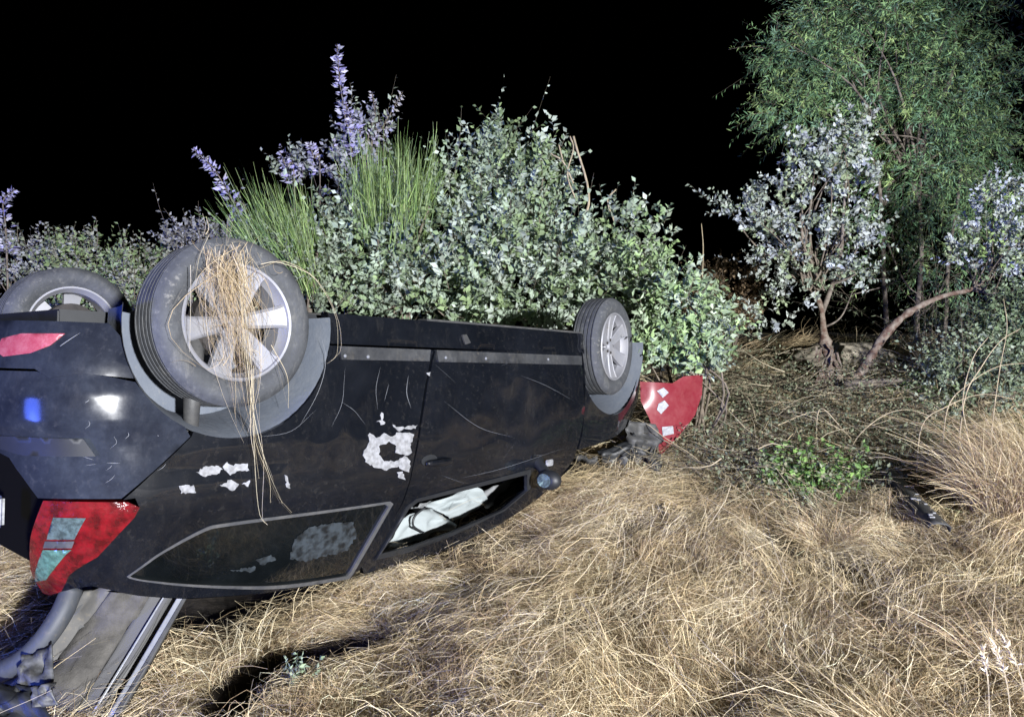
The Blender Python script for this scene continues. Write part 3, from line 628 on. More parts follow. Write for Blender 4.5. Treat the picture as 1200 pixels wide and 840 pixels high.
def foliage(root, lobes, base, seed, n_clusters, per, leaf, cols, twig_len=.22, m='leaf', tmpl=(LEAF_V, LEAF_F), width=1., droop=0., n_stems=26, stem_r=.014, bark='twig', inner=.55, up=.45, twig_w=.004, crown='crown', shoots=0.25, jit=.16, spread=1.0, low=None):
    """lobes: (centre xyz, radii xyz, weight). Sprays of leaves spread through the union of uneven lobes, carried by stems from the base."""
    r = np.random.default_rng(seed); C = np.array([l[0] for l in lobes]); A = np.array([l[1] for l in lobes]); w = np.array([l[2] for l in lobes], float); w /= w.sum()
    k = r.choice(len(lobes), n_clusters, p=w); dirs = unit(r.normal(0, 1, (n_clusters, 3))); rad = inner + (1 - inner) * r.random(n_clusters) ** .7
    rad *= 1 + .18 * r.normal(0, 1, n_clusters) * (r.random(n_clusters) < .5)
    p0 = C[k] + dirs * rad[:, None] * A[k]
    gz = ground(p0[:, 0], p0[:, 1]) + .03; ok = p0[:, 2] > gz
    p0, dirs, k = p0[ok], dirs[ok], k[ok]; n = len(p0)
    grow = unit(dirs * .75 + unit(p0 - np.array(base)) * .5 + r.normal(0, .35, (n, 3)) + (0, 0, up) - np.array((0, 0, droop)))
    tl = twig_len * r.uniform(.5, 1.35, n); tl[r.random(n) < shoots * .25] *= 1.9
    s = np.linspace(0, 1, 4); bend = r.normal(0, .22, (n, 1, 3)) - np.array((0, 0, droop * .8))
    tw = p0[:, None] + grow[:, None] * (tl[:, None] * s)[..., None] + bend * (tl[:, None] * s ** 2)[..., None]
    ribbons('twigs', tw, twig_w, palette(r, n, [(.13, .11, .085), (.17, .14, .11)]), 'leaf', root, r)['kind'] = 'stuff'
    # leaves along each twig
    j = np.repeat(np.arange(n), per); q = (np.tile(np.arange(per), n) + r.random(n * per)) / per
    pos = p0[j] + grow[j] * (tl[j] * q)[:, None] + bend[j, 0] * (tl[j] * q * q)[:, None]
    side = unit(np.cross(grow[j], r.normal(0, 1, (n * per, 3))))
    d = unit(grow[j] * .55 + side * spread + (0, 0, .12) - np.array((0, 0, droop)))
    size = leaf * r.uniform(.55, 1.25, n * per) * (1 - .35 * q)
    tone = np.repeat(palette(r, n, cols, jit), per, 0) * (1 + r.normal(0, .12, (n * per, 1)))
    cr = leaves(crown, pos, d, size, np.clip(tone, .004, .9), m, root, r, tmpl, width)
    # stems from the base into the lobes
    st = Acc()
    for i in range(n_stems):
        e = p0[r.integers(n)]; b = np.array(base) + np.r_[r.normal(0, .06, 2), 0]; mid = b + (e - b) * .5 + r.normal(0, .12, 3) + (0, 0, .10)
        st.tube(catmull([b, mid, e], 4), np.linspace(stem_r, stem_r * .3, 9) * r.uniform(.6, 1.1), 5, False)
    if n_stems: tag(st.build('stems', bark, root, True), kind='stuff')
    tag(cr, kind='stuff')
    return cr
def plant(name, base, label, cat, group=None):
    o = empty(name); tag(o, label, cat, group); o['_b'] = 0; del o['_b']; return o
def lobe(u, v, dep, ru, rv, rd, w=1.):
    """lobe given by its centre pixel and distance, half-sizes in pixels there and half-depth in metres"""
    return (W(u, v, dep), (ru * dep / F, rd, rv * dep / F), w)
def gbase(u, dep):
    p = W(u, 420, dep); return np.array([p[0], p[1], float(ground(p[0], p[1]))])
GREY = [(.25, .31, .23), (.30, .36, .28), (.19, .25, .15), (.37, .42, .36), (.21, .28, .14)]
# big grey-green shrub behind the car
sh = plant('leafy_shrub', None, 'large grey-green leafy shrub rising behind the middle of the car', 'shrub')
foliage(sh, [lobe(592, 250, 6.5, 56, 74, .45, 1.2), lobe(632, 220, 6.5, 36, 44, .3, .55), lobe(645, 172, 6.5, 14, 22, .15, .07), lobe(575, 200, 6.5, 24, 40, .25, .3), lobe(587, 158, 6.5, 11, 20, .15, .09), lobe(535, 225, 6.5, 26, 28, .25, .25), lobe(520, 295, 6.3, 95, 80, .5, 1.4), lobe(430, 320, 6.1, 66, 66, .5, 1.1), lobe(450, 285, 6.1, 60, 36, .4, .6), lobe(620, 335, 6.0, 110, 70, .5, 1.6), lobe(690, 312, 6.2, 56, 54, .4, .9), lobe(728, 262, 6.3, 22, 16, .2, .12), lobe(395, 262, 6.3, 24, 34, .3, .25), lobe(560, 350, 5.9, 150, 50, .4, 1.3)],
        gbase(590, 6.5), 21, 2050, 10, .078, GREY, .21, width=1.0, shoots=.5)
sb = Acc()
for pts in ([(672, 215), (660, 190), (645, 180)], [(675, 235), (665, 205), (672, 175), (668, 160)], [(660, 190), (655, 170)], [(720, 260), (712, 235), (722, 222)]):
    sb.tube(catmull([W(a, b, 6.2) for a, b in pts], 5), .007, 5)
sb.tube(catmull([W(672, 160, 6.2), W(690, 240, 6.25), W(655, 300, 6.4), gbase(600, 6.5)], 6), .010, 5)
sb.build('bare_branch', 'drystick', sh, True)
# second shrub in front of the bonnet
s2 = plant('leafy_shrub', None, 'grey-green leafy shrub crowding round the front wheel and torn red wing', 'shrub')
foliage(s2, [lobe(800, 375, 5.2, 42, 48, .25, 1.2), lobe(752, 330, 5.7, 34, 46, .3, .8), lobe(772, 268, 5.9, 12, 16, .12, .08), lobe(815, 415, 5.1, 34, 30, .22, .8), lobe(770, 405, 5.05, 22, 32, .16, .6), lobe(840, 385, 5.4, 20, 30, .2, .3)],
        gbase(815, 5.45), 22, 460, 10, .074, [(.24, .31, .20), (.28, .35, .24), (.20, .28, .14), (.26, .36, .17), (.32, .37, .29)], .16, width=.85, n_stems=16)
# broom tufts
def broom(px, top, bot, hw, dep, seed, label, lean):
    r = np.random.default_rng(seed); n = 520; o = plant('broom_tuft', None, label, 'broom bush', 'broom tufts behind the car')
    b = W(px, bot, dep); hgt = (bot - top) * dep / F; wdt = hw * dep / F
    off = np.c_[r.uniform(-1, 1, n) * .62 + r.normal(0, .12, n), r.normal(0, .4, n)] * wdt; s = np.linspace(0, 1, 5)
    p0 = np.c_[b[0] + off[:, 0], b[1] + off[:, 1], b[2] - r.uniform(0, .35, n)]
    d = np.c_[off[:, 0] * .45 + r.normal(0, .04, n) + lean * hgt, off[:, 1] * .5 + r.normal(0, .04, n), hgt * r.uniform(.45, 1.05, n)]
    pts = p0[:, None] + d[:, None] * s[None, :, None] + (r.normal(0, .03, (n, 1, 3))) * (s ** 2)[None, :, None]
    k = n * 2; j = r.integers(0, n, k); t0 = r.uniform(.2, .75, k); q0 = p0[j] + d[j] * t0[:, None]     # side shoots
    d2 = d[j] * r.uniform(.15, .32, (k, 1)) + r.normal(0, .035, (k, 3)); pts2 = q0[:, None] + d2[:, None] * s[None, :, None]
    allp = np.concatenate([pts, pts2]); tone = palette(r, len(allp), [(.16, .25, .075), (.22, .32, .10), (.25, .32, .14), (.11, .18, .07), (.22, .28, .15)], .2)
    c = ribbons('stems', allp, .006, tone, 'leaf', o, r); tag(c, kind='stuff')
    gz = float(ground(b[0], b[1])); st = Acc()
    for i in range(9): st.tube(catmull([(b[0] + r.normal(0, .05), b[1] + r.normal(0, .05), gz - .02), (b[0] + r.normal(0, .08), b[1], (gz + b[2]) / 2), (b[0] + r.normal(0, wdt * .3), b[1] + r.normal(0, .1), b[2] + .05)], 4), .012, 5)
    st.build('woody_base', 'twig', o, True)
broom(345, 200, 300, 48, 5.6, 31, 'green broom tuft with fine upright stems leaning towards the rear wheel', -.28)
broom(462, 146, 245, 56, 5.95, 32, 'taller green broom tuft rising beside the grey-green shrub', .04)
# silvery shoots, blue beacon light painted into their violet leaf colour
BLUE_LIT = [(.34, .32, .52), (.40, .38, .56), (.28, .26, .50), (.46, .45, .56), (.38, .38, .46)]
def spike(pts, dep, seed, label, cols, n=150, leaf=.045, wid=.10):
    r = np.random.default_rng(seed); o = plant('flower_spike', None, label, 'flower spike', 'violet spikes behind the car')
    top = catmull([W(a, b, dep) for a, b in pts], 8); g0 = gbase(pts[0][0] + r.normal(0, 8), dep); line = catmull([g0, *[W(a, b, dep) for a, b in pts]], 8)
    Acc().tube(line, np.linspace(.009, .003, len(line)), 5).build('stem', 'twig', o, True)
    L = len(top); t = r.random(n) ** .9; i = np.minimum((t * (L - 1)).astype(int), L - 2); p = top[i] + (top[i + 1] - top[i]) * (t * (L - 1) - i)[:, None]
    ax = unit(top[i + 1] - top[i]); sd = unit(np.cross(ax, r.normal(0, 1, (n, 3)))); p = p + sd * (wid * .35 * r.random(n) * (1.15 - t))[:, None]
    c = leaves('florets', p, sd + ax * .4 + (0, 0, -.15), leaf * r.uniform(.6, 1.2, n) * (1.2 - .5 * t) * r.uniform(.55, 1.1, n), palette(r, n, cols, .22), 'leaf', o, r, width=.75, up=.2); tag(c, kind='stuff')
spike([(412, 190), (405, 140), (398, 95), (395, 52)], 6.75, 41, 'tallest blue-lit flower spike standing straight up above the broom', BLUE_LIT, 225, 0.078, .14)
spike([(425, 185), (415, 150), (404, 120)], 6.75, 42, 'short bushy blue-lit spike at the foot of the tallest spike', BLUE_LIT, 135, 0.069, .2)
spike([(430, 180), (448, 150), (472, 108)], 6.75, 43, 'pale grey seed spike leaning right beside the tallest blue-lit spike', [(.38, .36, .36), (.44, .42, .40), (.34, .33, .38)], 135, 0.062, .14)
spike([(436, 170), (440, 140), (436, 108)], 6.75, 44, 'small grey spike between tallest blue-lit spike and leaning seed spike', [(.38, .36, .40), (.40, .38, .44)], 78, 0.055, .12)
spike([(290, 265), (272, 235), (252, 200), (226, 174)], 6.0, 45, 'blue-lit flower spike leaning left above the rear wheel', BLUE_LIT, 168, 0.069, .16)
spike([(345, 215), (335, 195), (328, 178)], 6.75, 46, 'low blue-lit sprig on top of the leaning broom tuft', BLUE_LIT, 67, 0.062, .16)
spike([(375, 205), (368, 185), (362, 168)], 6.75, 47, 'low blue-lit sprig between the two broom tufts', BLUE_LIT, 78, 0.062, .18)
spike([(8, 300), (6, 262), (4, 235), (18, 222)], 6.0, 48, 'blue-lit grey spike at the end of the low hedge', BLUE_LIT, 123, 0.069, .14)
vb = plant('blue_lit_bush', None, 'silvery blue-lit leafy bush showing behind the two broom tufts', 'bush')  # violet leaf tones carry painted blue light
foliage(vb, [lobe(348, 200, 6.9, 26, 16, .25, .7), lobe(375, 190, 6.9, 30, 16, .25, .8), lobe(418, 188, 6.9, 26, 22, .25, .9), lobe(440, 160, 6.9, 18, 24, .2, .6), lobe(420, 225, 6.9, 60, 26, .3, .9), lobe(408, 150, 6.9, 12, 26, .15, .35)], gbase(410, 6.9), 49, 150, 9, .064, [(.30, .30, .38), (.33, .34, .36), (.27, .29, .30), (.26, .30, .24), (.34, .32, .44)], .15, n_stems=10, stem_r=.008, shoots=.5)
# low hedge behind the far rear wheel: separate bushes
for i, (u, v, ru, rv, dep, lb, cols) in enumerate(((25, 300, 52, 34, 6.2, 'low grey bush below the blue-lit spike beyond the far rear wheel', [(.24, .25, .24), (.28, .28, .29), (.20, .23, .17)]), (105, 300, 50, 30, 6.0, 'low green and grey bush directly behind the far rear wheel', [(.20, .25, .13), (.26, .27, .23), (.16, .22, .10)]), (170, 315, 44, 30, 5.9, 'low green bush between the two rear wheels', [(.16, .23, .10), (.20, .26, .14), (.24, .25, .21)]), (235, 275, 40, 14, 6.0, 'small dark sprigs above the tyre of the rear wheel', [(.20, .20, .20), (.25, .25, .27)]), (330, 300, 55, 40, 5.6, 'dark leafy bush between rear wheel and large shrub', [(.17, .21, .15), (.24, .28, .22)]))):
    o = plant('low_bush', None, lb, 'bush', 'low bushes behind the rear of the car')
    foliage(o, [lobe(u, v + 8, dep, ru, rv * .8, .3, 1), lobe(u + 10, v + 50, dep, ru * 1.1, 45, .35, 1.1)], gbase(u, dep), 50 + i, 300 if i < 4 else 260, 9, .048, cols, .15, n_stems=8, stem_r=.008)
# pale small tree on the right, peeling reddish trunk
PALE = [(.36, .40, .36), (.42, .45, .42), (.30, .35, .28), (.36, .39, .43), (.29, .35, .22)]
pt = plant('small_tree', None, 'small tree with whitish leaves and short peeling reddish trunk', 'tree')
DT = 7.2
tr = Acc()
tb = gbase(982, DT) - (0, 0, .05)
tr.tube(catmull([tb, W(973, 425, DT), W(966, 395, DT), W(962, 360, DT), W(950, 330, DT), W(942, 290, DT), W(938, 250, DT)], 5), np.interp(np.linspace(0, 1, 31), [0, .2, .4, .6, 1], [.13, .06, .032, .022, .012]) * (1 + .16 * np.random.default_rng(3).normal(0, 1, 31)), 10)
tr.build('trunk', 'bark_red', pt, True)
br = Acc()
for pts, r_ in (([(962, 370), (975, 335), (985, 300), (990, 230), (995, 180)], .028), ([(962, 360), (935, 310), (905, 270), (880, 245)], .025), ([(950, 330), (920, 300), (895, 300)], .018), ([(942, 290), (950, 240), (955, 190)], .018), ([(975, 335), (1000, 300), (1012, 270)], .015), ([(963, 385), (985, 372), (1000, 340)], .012)):
    br.tube(catmull([W(a, b, DT + .05 * math.sin(a)) for a, b in pts], 5), np.linspace(r_, r_ * .35, (len(pts) - 1) * 5 + 1), 7)
br.build('limbs', 'bark', pt, True)
bk = Acc(); r4 = np.random.default_rng(9)
for i in range(16):                       # loose bark flakes hanging on the trunk
    a = W(r4.uniform(955, 985), r4.uniform(400, 445), DT - .11 + r4.normal(0, .01)); bk.tube([a, a + (r4.normal(0, .02), -.01, -.06), a + (r4.normal(0, .04), -.03, -.14)], [.010, .014, .004], 4)
bk.build('bark_flakes', 'bark_red', pt)
foliage(pt, [lobe(948, 180, DT, 22, 26, .25, .5), lobe(962, 215, DT, 24, 24, .3, .6), lobe(912, 232, DT, 28, 22, .3, .6), lobe(996, 168, DT, 16, 30, .25, .45), lobe(1000, 215, DT, 22, 22, .25, .5), lobe(862, 243, DT, 26, 9, .15, .2), lobe(890, 262, DT, 22, 16, .2, .35), lobe(935, 275, DT, 36, 22, .3, .8), lobe(1002, 270, DT, 26, 22, .3, .6), lobe(905, 310, DT, 22, 14, .2, .3), lobe(950, 318, DT, 34, 18, .3, .55), lobe(995, 318, DT, 24, 16, .25, .35), lobe(930, 345, DT - .1, 26, 12, .2, .2), lobe(900, 375, DT - .2, 34, 10, .2, .2)],
        W(955, 340, DT), 61, 620, 10, .066, PALE, .15, width=1.05, n_stems=26, stem_r=.012, shoots=.5)
# bent trunk leaning right with pale leaves at its end
bt = plant('bent_tree', None, 'bent reddish trunk arching right to a tuft of pale leaves', 'tree')
tr = Acc(); tr.tube(catmull([gbase(992, 7.1) - (0, 0, .05), W(1012, 432, 7.1), W(1035, 395, 7.05), W(1065, 366, 7.0), W(1105, 347, 6.95), W(1140, 338, 6.9), W(1165, 315, 6.9), W(1180, 280, 6.9)], 5), np.interp(np.linspace(0, 1, 36), [0, .15, .5, .75, 1], [.11, .048, .027, .019, .009]) * (1 + .14 * np.random.default_rng(4).normal(0, 1, 36)), 10)
tr.build('trunk', 'bark_red', bt, True)
tr = Acc(); tr.tube(catmull([W(990, 452, 6.9), W(1030, 448, 6.85), W(1075, 444, 6.8)], 5), np.linspace(.06, .02, 11), 8); tr.build('limb', 'bark', bt, True); Acc().tube(catmull([W(1140, 338, 6.9), W(1170, 345, 6.85), W(1200, 338, 6.8)], 5), np.linspace(.03, .012, 11), 6).build('limb', 'bark', bt, True)
foliage(bt, [lobe(1165, 255, 6.9, 26, 34, .25, 1), lobe(1195, 240, 6.9, 22, 26, .25, .6), lobe(1160, 300, 6.9, 40, 24, .3, .8), lobe(1200, 310, 6.8, 36, 36, .3, .7)], W(1150, 340, 6.9), 62, 330, 10, .058, PALE + [(.26, .36, .14), (.40, .44, .56)], .16, n_stems=12, stem_r=.01)
# feathery tree behind
ft = plant('feathery_tree', None, 'tall green tree with fine drooping narrow leaves on slender trunks', 'tree')
DF = 8.7; tr = Acc()
for pts, r_ in (([(1038, 455), (1040, 400), (1036, 330), (1034, 270), (1030, 215), (1018, 170)], .035), ([(1036, 240), (1046, 200), (1050, 160)], .028), ([(1078, 455), (1074, 380), (1080, 300), (1078, 220), (1090, 120)], .038), ([(1102, 455), (1108, 380), (1112, 300), (1124, 220), (1130, 100)], .03), ([(1034, 270), (1060, 330), (1085, 350)], .012), ([(1080, 300), (1050, 330), (1000, 345)], .012), ([(1112, 320), (1090, 360), (1060, 380)], .012), ([(1078, 240), (1040, 130), (1000, 60)], .03), ([(1090, 150), (1120, 60), (1100, -60)], .03)):
    P3 = [W(a, b, DF + .15 * math.sin(a * .2)) for a, b in pts]
    if pts[0][1] > 450: P3[0] = gbase(pts[0][0], DF + .15 * math.sin(pts[0][0] * .2)) - (0, 0, .05)
    tr.tube(catmull(P3, 5), np.linspace(r_, r_ * .45, (len(pts) - 1) * 5 + 1), 7)
tr.build('trunk', 'bark', ft, True)
FG = [(.16, .28, .13), (.20, .33, .15), (.23, .35, .15), (.18, .30, .20), (.30, .41, .16), (.10, .19, .10), (.06, .11, .065)]
foliage(ft, [lobe(1040, 60, DF, 95, 70, .9, 1.5), lobe(1105, 100, DF, 62, 70, .8, 1.4), lobe(950, 70, DF, 42, 50, .6, .55), lobe(905, 60, DF, 16, 24, .3, .12), lobe(930, 130, DF, 40, 26, .5, .35), lobe(1060, 150, DF, 85, 45, .7, 1.2), lobe(1138, 180, DF, 40, 46, .6, .8), lobe(1000, 0, DF, 75, 50, .8, .8), lobe(1090, -10, DF, 76, 60, .9, .9), lobe(1080, 215, DF, 60, 34, .5, .6), lobe(1150, 235, DF, 40, 30, .4, .35), lobe(1040, 270, DF, 60, 50, .4, .25), lobe(1110, 300, DF, 50, 50, .4, .2), lobe(1060, -80, DF, 90, 60, .9, .7)],
        W(1070, 200, DF), 63, 3600, 16, .095, FG, .32, tmpl=(NARROW_V, NARROW_F), width=1.15, droop=.35, n_stems=34, stem_r=.018, bark='bark', inner=.35, up=.15, twig_w=.005, shoots=.3, spread=.8)
fb = plant('dark_shrub', None, 'dark thin-leaved undergrowth round the slender trunks', 'shrub')
foliage(fb, [lobe(1040, 330, 9.0, 80, 70, .4, 1), lobe(1120, 300, 9.2, 70, 90, .4, 1), lobe(1170, 400, 7.6, 60, 50, .4, 1), lobe(1100, 400, 7.9, 50, 40, .3, .8)], gbase(1090, 8.6), 64, 620, 9, .07, [(.14, .17, .10), (.18, .20, .15), (.15, .20, .10)], .32, tmpl=(NARROW_V, NARROW_F), width=1.3, n_stems=22, stem_r=.010, inner=.2)
# far dark bank bushes, right of the large shrub
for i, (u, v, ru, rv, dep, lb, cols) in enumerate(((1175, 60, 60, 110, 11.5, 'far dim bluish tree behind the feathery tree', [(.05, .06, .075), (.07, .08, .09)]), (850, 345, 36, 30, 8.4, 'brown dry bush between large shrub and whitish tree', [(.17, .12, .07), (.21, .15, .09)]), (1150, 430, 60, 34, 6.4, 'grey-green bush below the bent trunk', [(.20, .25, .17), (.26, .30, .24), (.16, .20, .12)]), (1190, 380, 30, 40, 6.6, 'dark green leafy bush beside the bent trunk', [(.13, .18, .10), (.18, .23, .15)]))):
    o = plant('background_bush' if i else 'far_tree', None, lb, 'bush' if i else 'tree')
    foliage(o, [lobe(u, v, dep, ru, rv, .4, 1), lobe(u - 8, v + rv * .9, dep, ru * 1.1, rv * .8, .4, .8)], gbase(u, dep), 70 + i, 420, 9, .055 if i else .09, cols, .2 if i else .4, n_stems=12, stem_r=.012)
# pale boulder behind the trunks
def boulder(u, v, dep, rx, rz, seed, label):
    c = W(u, v, dep); bm = bmesh.new(); bmesh.ops.create_icosphere(bm, subdivisions=5, radius=1); sx = rx * dep / F; sz = rz * dep / F
    for q in bm.verts:
        n = q.co.copy(); k = 1 + .16 * float(fbm(n.x * 2 + seed, n.y * 2 + n.z * 1.7, 1.0, 81)) + .05 * float(vnoise(n.x * 7, n.z * 7 + n.y * 5, 1, 84))
        q.co = (c[0] + n.x * sx * k, c[1] + n.y * sx * .7 * k, c[2] + n.z * sz * k)
    me = bpy.data.meshes.new('boulder'); bm.to_mesh(me); bm.free(); me.polygons.foreach_set('use_smooth', [True] * len(me.polygons))
    tag(link('boulder', me, 'rock'), label, 'boulder')
boulder(985, 432, 8.0, 66, 32, 3, 'pale sandy boulder behind the peeling trunks')

# ------------------------------------------------------------------ grass and brush
CARPOLY = car_w([(-.45, .5, 1.3), (1.3, .56, 1.3), (2.1, .6, 1.0), (3.2, .5, .8), (3.2, -.6, .8), (2.1, -.7, 1.0), (1.3, -.6, 1.3), (-.45, -.6, 1.3)])[:, :2]
def lock_field(name, n_locks, per, area, seed, cols, lift, ln, w, keep=None, upright=.04, hscale=1.0, flow=1.0, k=6, clump_sigma=.05, fan=(.74, .35)):
    r = np.random.default_rng(seed); (x0, x1, y0, y1) = area
    yy = y0 * (y1 / y0) ** r.random(n_locks * 3); xx = r.uniform(-1, 1, n_locks * 3) * (fan[0] * yy + fan[1])
    ok = (xx > x0) & (xx < x1) & ~inpoly(xx, yy, CARPOLY) & (seg_dist(xx, yy, RUT) > .11)
    if keep is not None: ok &= r.random(len(xx)) < keep(xx, yy)
    xx, yy = xx[ok][:n_locks], yy[ok][:n_locks]; n = len(xx)
    ang = flow * 2.6 * fbm(xx + 20, yy + 5, 1.3, 91) + r.normal(0, .45, n) + .3; kur = r.normal(0, 1.9, n); lf = np.abs(r.normal(0, 1, n)) * lift
    tone0 = palette(r, n, cols, .24); lh = np.clip(r.normal(0, .022, n), -.02, .07)
    j = np.repeat(np.arange(n), per); N = n * per
    a = ang[j] + r.normal(0, .22, N); L = r.uniform(*ln, N); s = np.linspace(0, 1, k)
    al, ac = r.normal(0, .10, N), r.normal(0, clump_sigma, N)
    bx = xx[j] + al * np.cos(ang[j]) - ac * np.sin(ang[j]); by = yy[j] + al * np.sin(ang[j]) + ac * np.cos(ang[j])
    kk = kur[j] + r.normal(0, .5, N); th = a[:, None] + kk[:, None] * (s[None] - .3)
    st = L[:, None] / (k - 1); px = bx[:, None] + np.cumsum(np.cos(th) * st, 1) - st * np.cos(th) * (k / 2); py = by[:, None] + np.cumsum(np.sin(th) * st, 1) - st * np.sin(th) * (k / 2)
    h0 = np.maximum(np.abs(r.normal(0, .018, N)) * hscale + .004 + lh[j], .002); arch = lf[j] * r.uniform(.3, 1.2, N); tipl = r.normal(0, .035, N) * hscale
    h = h0[:, None] + arch[:, None] * np.sin(math.pi * np.clip(s * 1.05, 0, 1))[None] + np.maximum(tipl, -.01)[:, None] * (s ** 2)[None]
    upi = r.random(N) < upright; h[upi] += (L[upi] * r.uniform(.25, .7, upi.sum()))[:, None] * (s[None] ** 1.2)
    pz = ground(px, py, False) + h
    tone = np.clip(tone0[j] * (1 + r.normal(0, .16, (N, 1))), .01, .9)
    keepb = ((seg_dist(px, py, RUT) > .05 + .045 * r.random(N)[:, None]) | (vnoise(px + .4, py, .26, 77) + .2 < -.18)).all(1); px, py, pz, tone, N = px[keepb], py[keepb], pz[keepb], tone[keepb], int(keepb.sum())
    o = ribbons(name, np.stack([px, py, pz], -1), w * r.uniform(.6, 1.4, N), tone, 'straw', None, r, flat=.7, tip=.35)
    return o
STRAW = [(.53, .43, .26), (.62, .52, .34), (.45, .35, .21), (.68, .59, .42), (.36, .27, .165), (.55, .46, .31), (.30, .22, .14)]
dense_m = lambda x, y: .10 + .90 * smooth(-.6, .0, fbm(x, y, .28, 97)) * smooth(-1.3, -.2, fbm(x + 4, y, 1.1, 95))
brushy = lambda x, y: 1 - .62 * smooth(-.35, .2, .9 - np.hypot((x - 2.1) / 1.6, (y - 6.2) / 1.75) ** 2 + .3 * fbm(x, y, .6, 99))
o = lock_field('dry_grass', 6600, 34, (-3, 4.2, 1.35, 5.8), 101, STRAW, .036, (.07, .25), .0020, keep=lambda x, y: dense_m(x, y) * brushy(x, y), k=5)
tag(o, 'flattened matted straw-coloured dry grass covering the ground', 'grass', kind='stuff')
o = lock_field('dry_grass', 900, 26, (-6, 7, 4.8, 10), 102, STRAW[:5] + [(.22, .19, .10)], .05, (.2, .5), .006, keep=brushy, upright=.12)
tag(o, 'rough straw-coloured dry grass on the bank behind the car', 'grass', kind='stuff')
o = lock_field('dry_grass', 1500, 28, (-7, 7, .6, 6.0), 104, STRAW, .045, (.12, .36), .0045, keep=lambda x, y: smooth(.66, .78, np.abs(x) / (y + .25)) * (.2 + .8 * dense_m(x, y)), upright=.06, k=4, fan=(1.5, 2.6))
tag(o, 'loose straw-coloured dry grass spreading out round the matted grass', 'grass', kind='stuff')
o = lock_field('grass_stalks', 300, 7, (-3, 3.6, 1.35, 4.6), 103, [(.46, .39, .27), (.52, .45, .33), (.42, .34, .22)], .05, (.2, .55), .0028, upright=.22, clump_sigma=.16, hscale=1.5)
tag(o, 'long pale dry grass stalks lying loosely over the matted grass', 'grass', kind='stuff')
# upright tufts
def tuft(u, v, dep, n, hgt, spread, seed, cols, label, w=.004, lean=(0, 0), group='dry grass tufts', rad=.10, name='grass_tuft', cat='grass tuft'):
    r = np.random.default_rng(seed); p = gpix(u, v); b = np.array([p[0], p[1]]); s = np.linspace(0, 1, 7)
    a = r.uniform(0, 2 * math.pi, n); q = np.sqrt(r.random(n)); x0 = b[0] + rad * q * np.cos(a); y0 = b[1] + rad * q * np.sin(a); L = hgt * r.uniform(.4, 1.1, n)
    out = spread * q * r.uniform(.3, 1.3, n); dx = np.cos(a) * out + r.normal(0, .34, n) + lean[0]; dy = np.sin(a) * out + r.normal(0, .34, n) + lean[1]
    sag = r.uniform(.1, .75, n)
    pts = np.stack([x0[:, None] + (dx * L)[:, None] * s ** 1.6, y0[:, None] + (dy * L)[:, None] * s ** 1.6, (ground(x0, y0) - .01)[:, None] + L[:, None] * (s - sag[:, None] * s ** 2.4 * .8)], -1) + np.cumsum(r.normal(0, .012, (n, 7, 3)), 1) * hgt
    pts[..., 2] = np.maximum(pts[..., 2], ground(pts[..., 0], pts[..., 1]) + .01 * s)
    o = ribbons(name, pts, w * r.uniform(.6, 1.4, n), palette(r, n, cols, .16), 'straw', None, r, tip=.3); tag(o, label, cat, group); return o
TU = STRAW + [(.36, .25, .17), (.30, .21, .14)]
for i, (u, v, d, n, hg, sp, ln_, lb) in enumerate(((1188, 610, 4.1, 2400, .60, .42, (-.06, -.1), 'tall dry grass tuft drooping beside the black trim strip'), (1225, 590, 4.3, 1500, .75, .5, (-.1, -.1), 'tallest dry grass tuft behind the drooping tuft'), (965, 640, 4.35, 600, .20, .8, (-.1, .0), 'brown dry grass tuft between green weeds and black strip'), (1190, 800, 2.7, 420, .36, .8, (-.1, .0), 'dry grass tuft below the drooping tall tuft'), (1080, 770, 2.85, 260, .22, .9, (0, 0), 'short dark brown grass tuft in the matted grass'), (290, 820, 2.62, 120, .26, .7, (.0, .05), 'pale grass tuft standing at the edge of the rut'), (215, 800, 2.55, 260, .20, .9, (0, 0), 'low straw tuft beside the hanging metal rail'), (100, 830, 2.42, 160, .24, .6, (.05, 0), 'sparse straw tuft in front of the hanging carpet panel'))):
    tuft(u, v, d, n, hg, sp, 110 + i, TU if i not in (5,) else [(.58, .52, .36), (.62, .56, .42)], lb, lean=ln_, rad=.24 if i < 2 else .14, w=.0032 if i < 3 else .0024)
# seed heads
sd_ = Acc()
for i, (pts) in enumerate(([(1185, 850), (1180, 800), (1165, 755)], [(1205, 850), (1196, 790), (1172, 742)], [(1160, 850), (1158, 800), (1152, 760)])):
    o = empty('grass_stalk'); tag(o, ('bent pale grass stalk with a thick seed head', 'longest pale grass stalk with a leaning seed head', 'straight short grass stalk with a seed head')[i], 'grass stalk', 'seeding stalks')
    q = catmull([W(a, b, 2.3) for a, b in pts], 6); g0 = q[0].copy(); g0[2] = float(ground(g0[0], g0[1])); q = np.vstack([g0, q])
    Acc().tube(q, .0025, 4).build('stem', 'drystick', o); r = np.random.default_rng(130 + i); n = 70; t = r.random(n); p = q[-6] + (q[-1] - q[-6]) * t[:, None]
    leaves('seed_head', p, unit(q[-1] - q[-6]) + r.normal(0, .4, (n, 3)), r.uniform(.012, .03, n), palette(r, n, [(.62, .54, .40), (.70, .64, .52)]), 'straw', o, r, tmpl=(NARROW_V, NARROW_F), width=1.6)
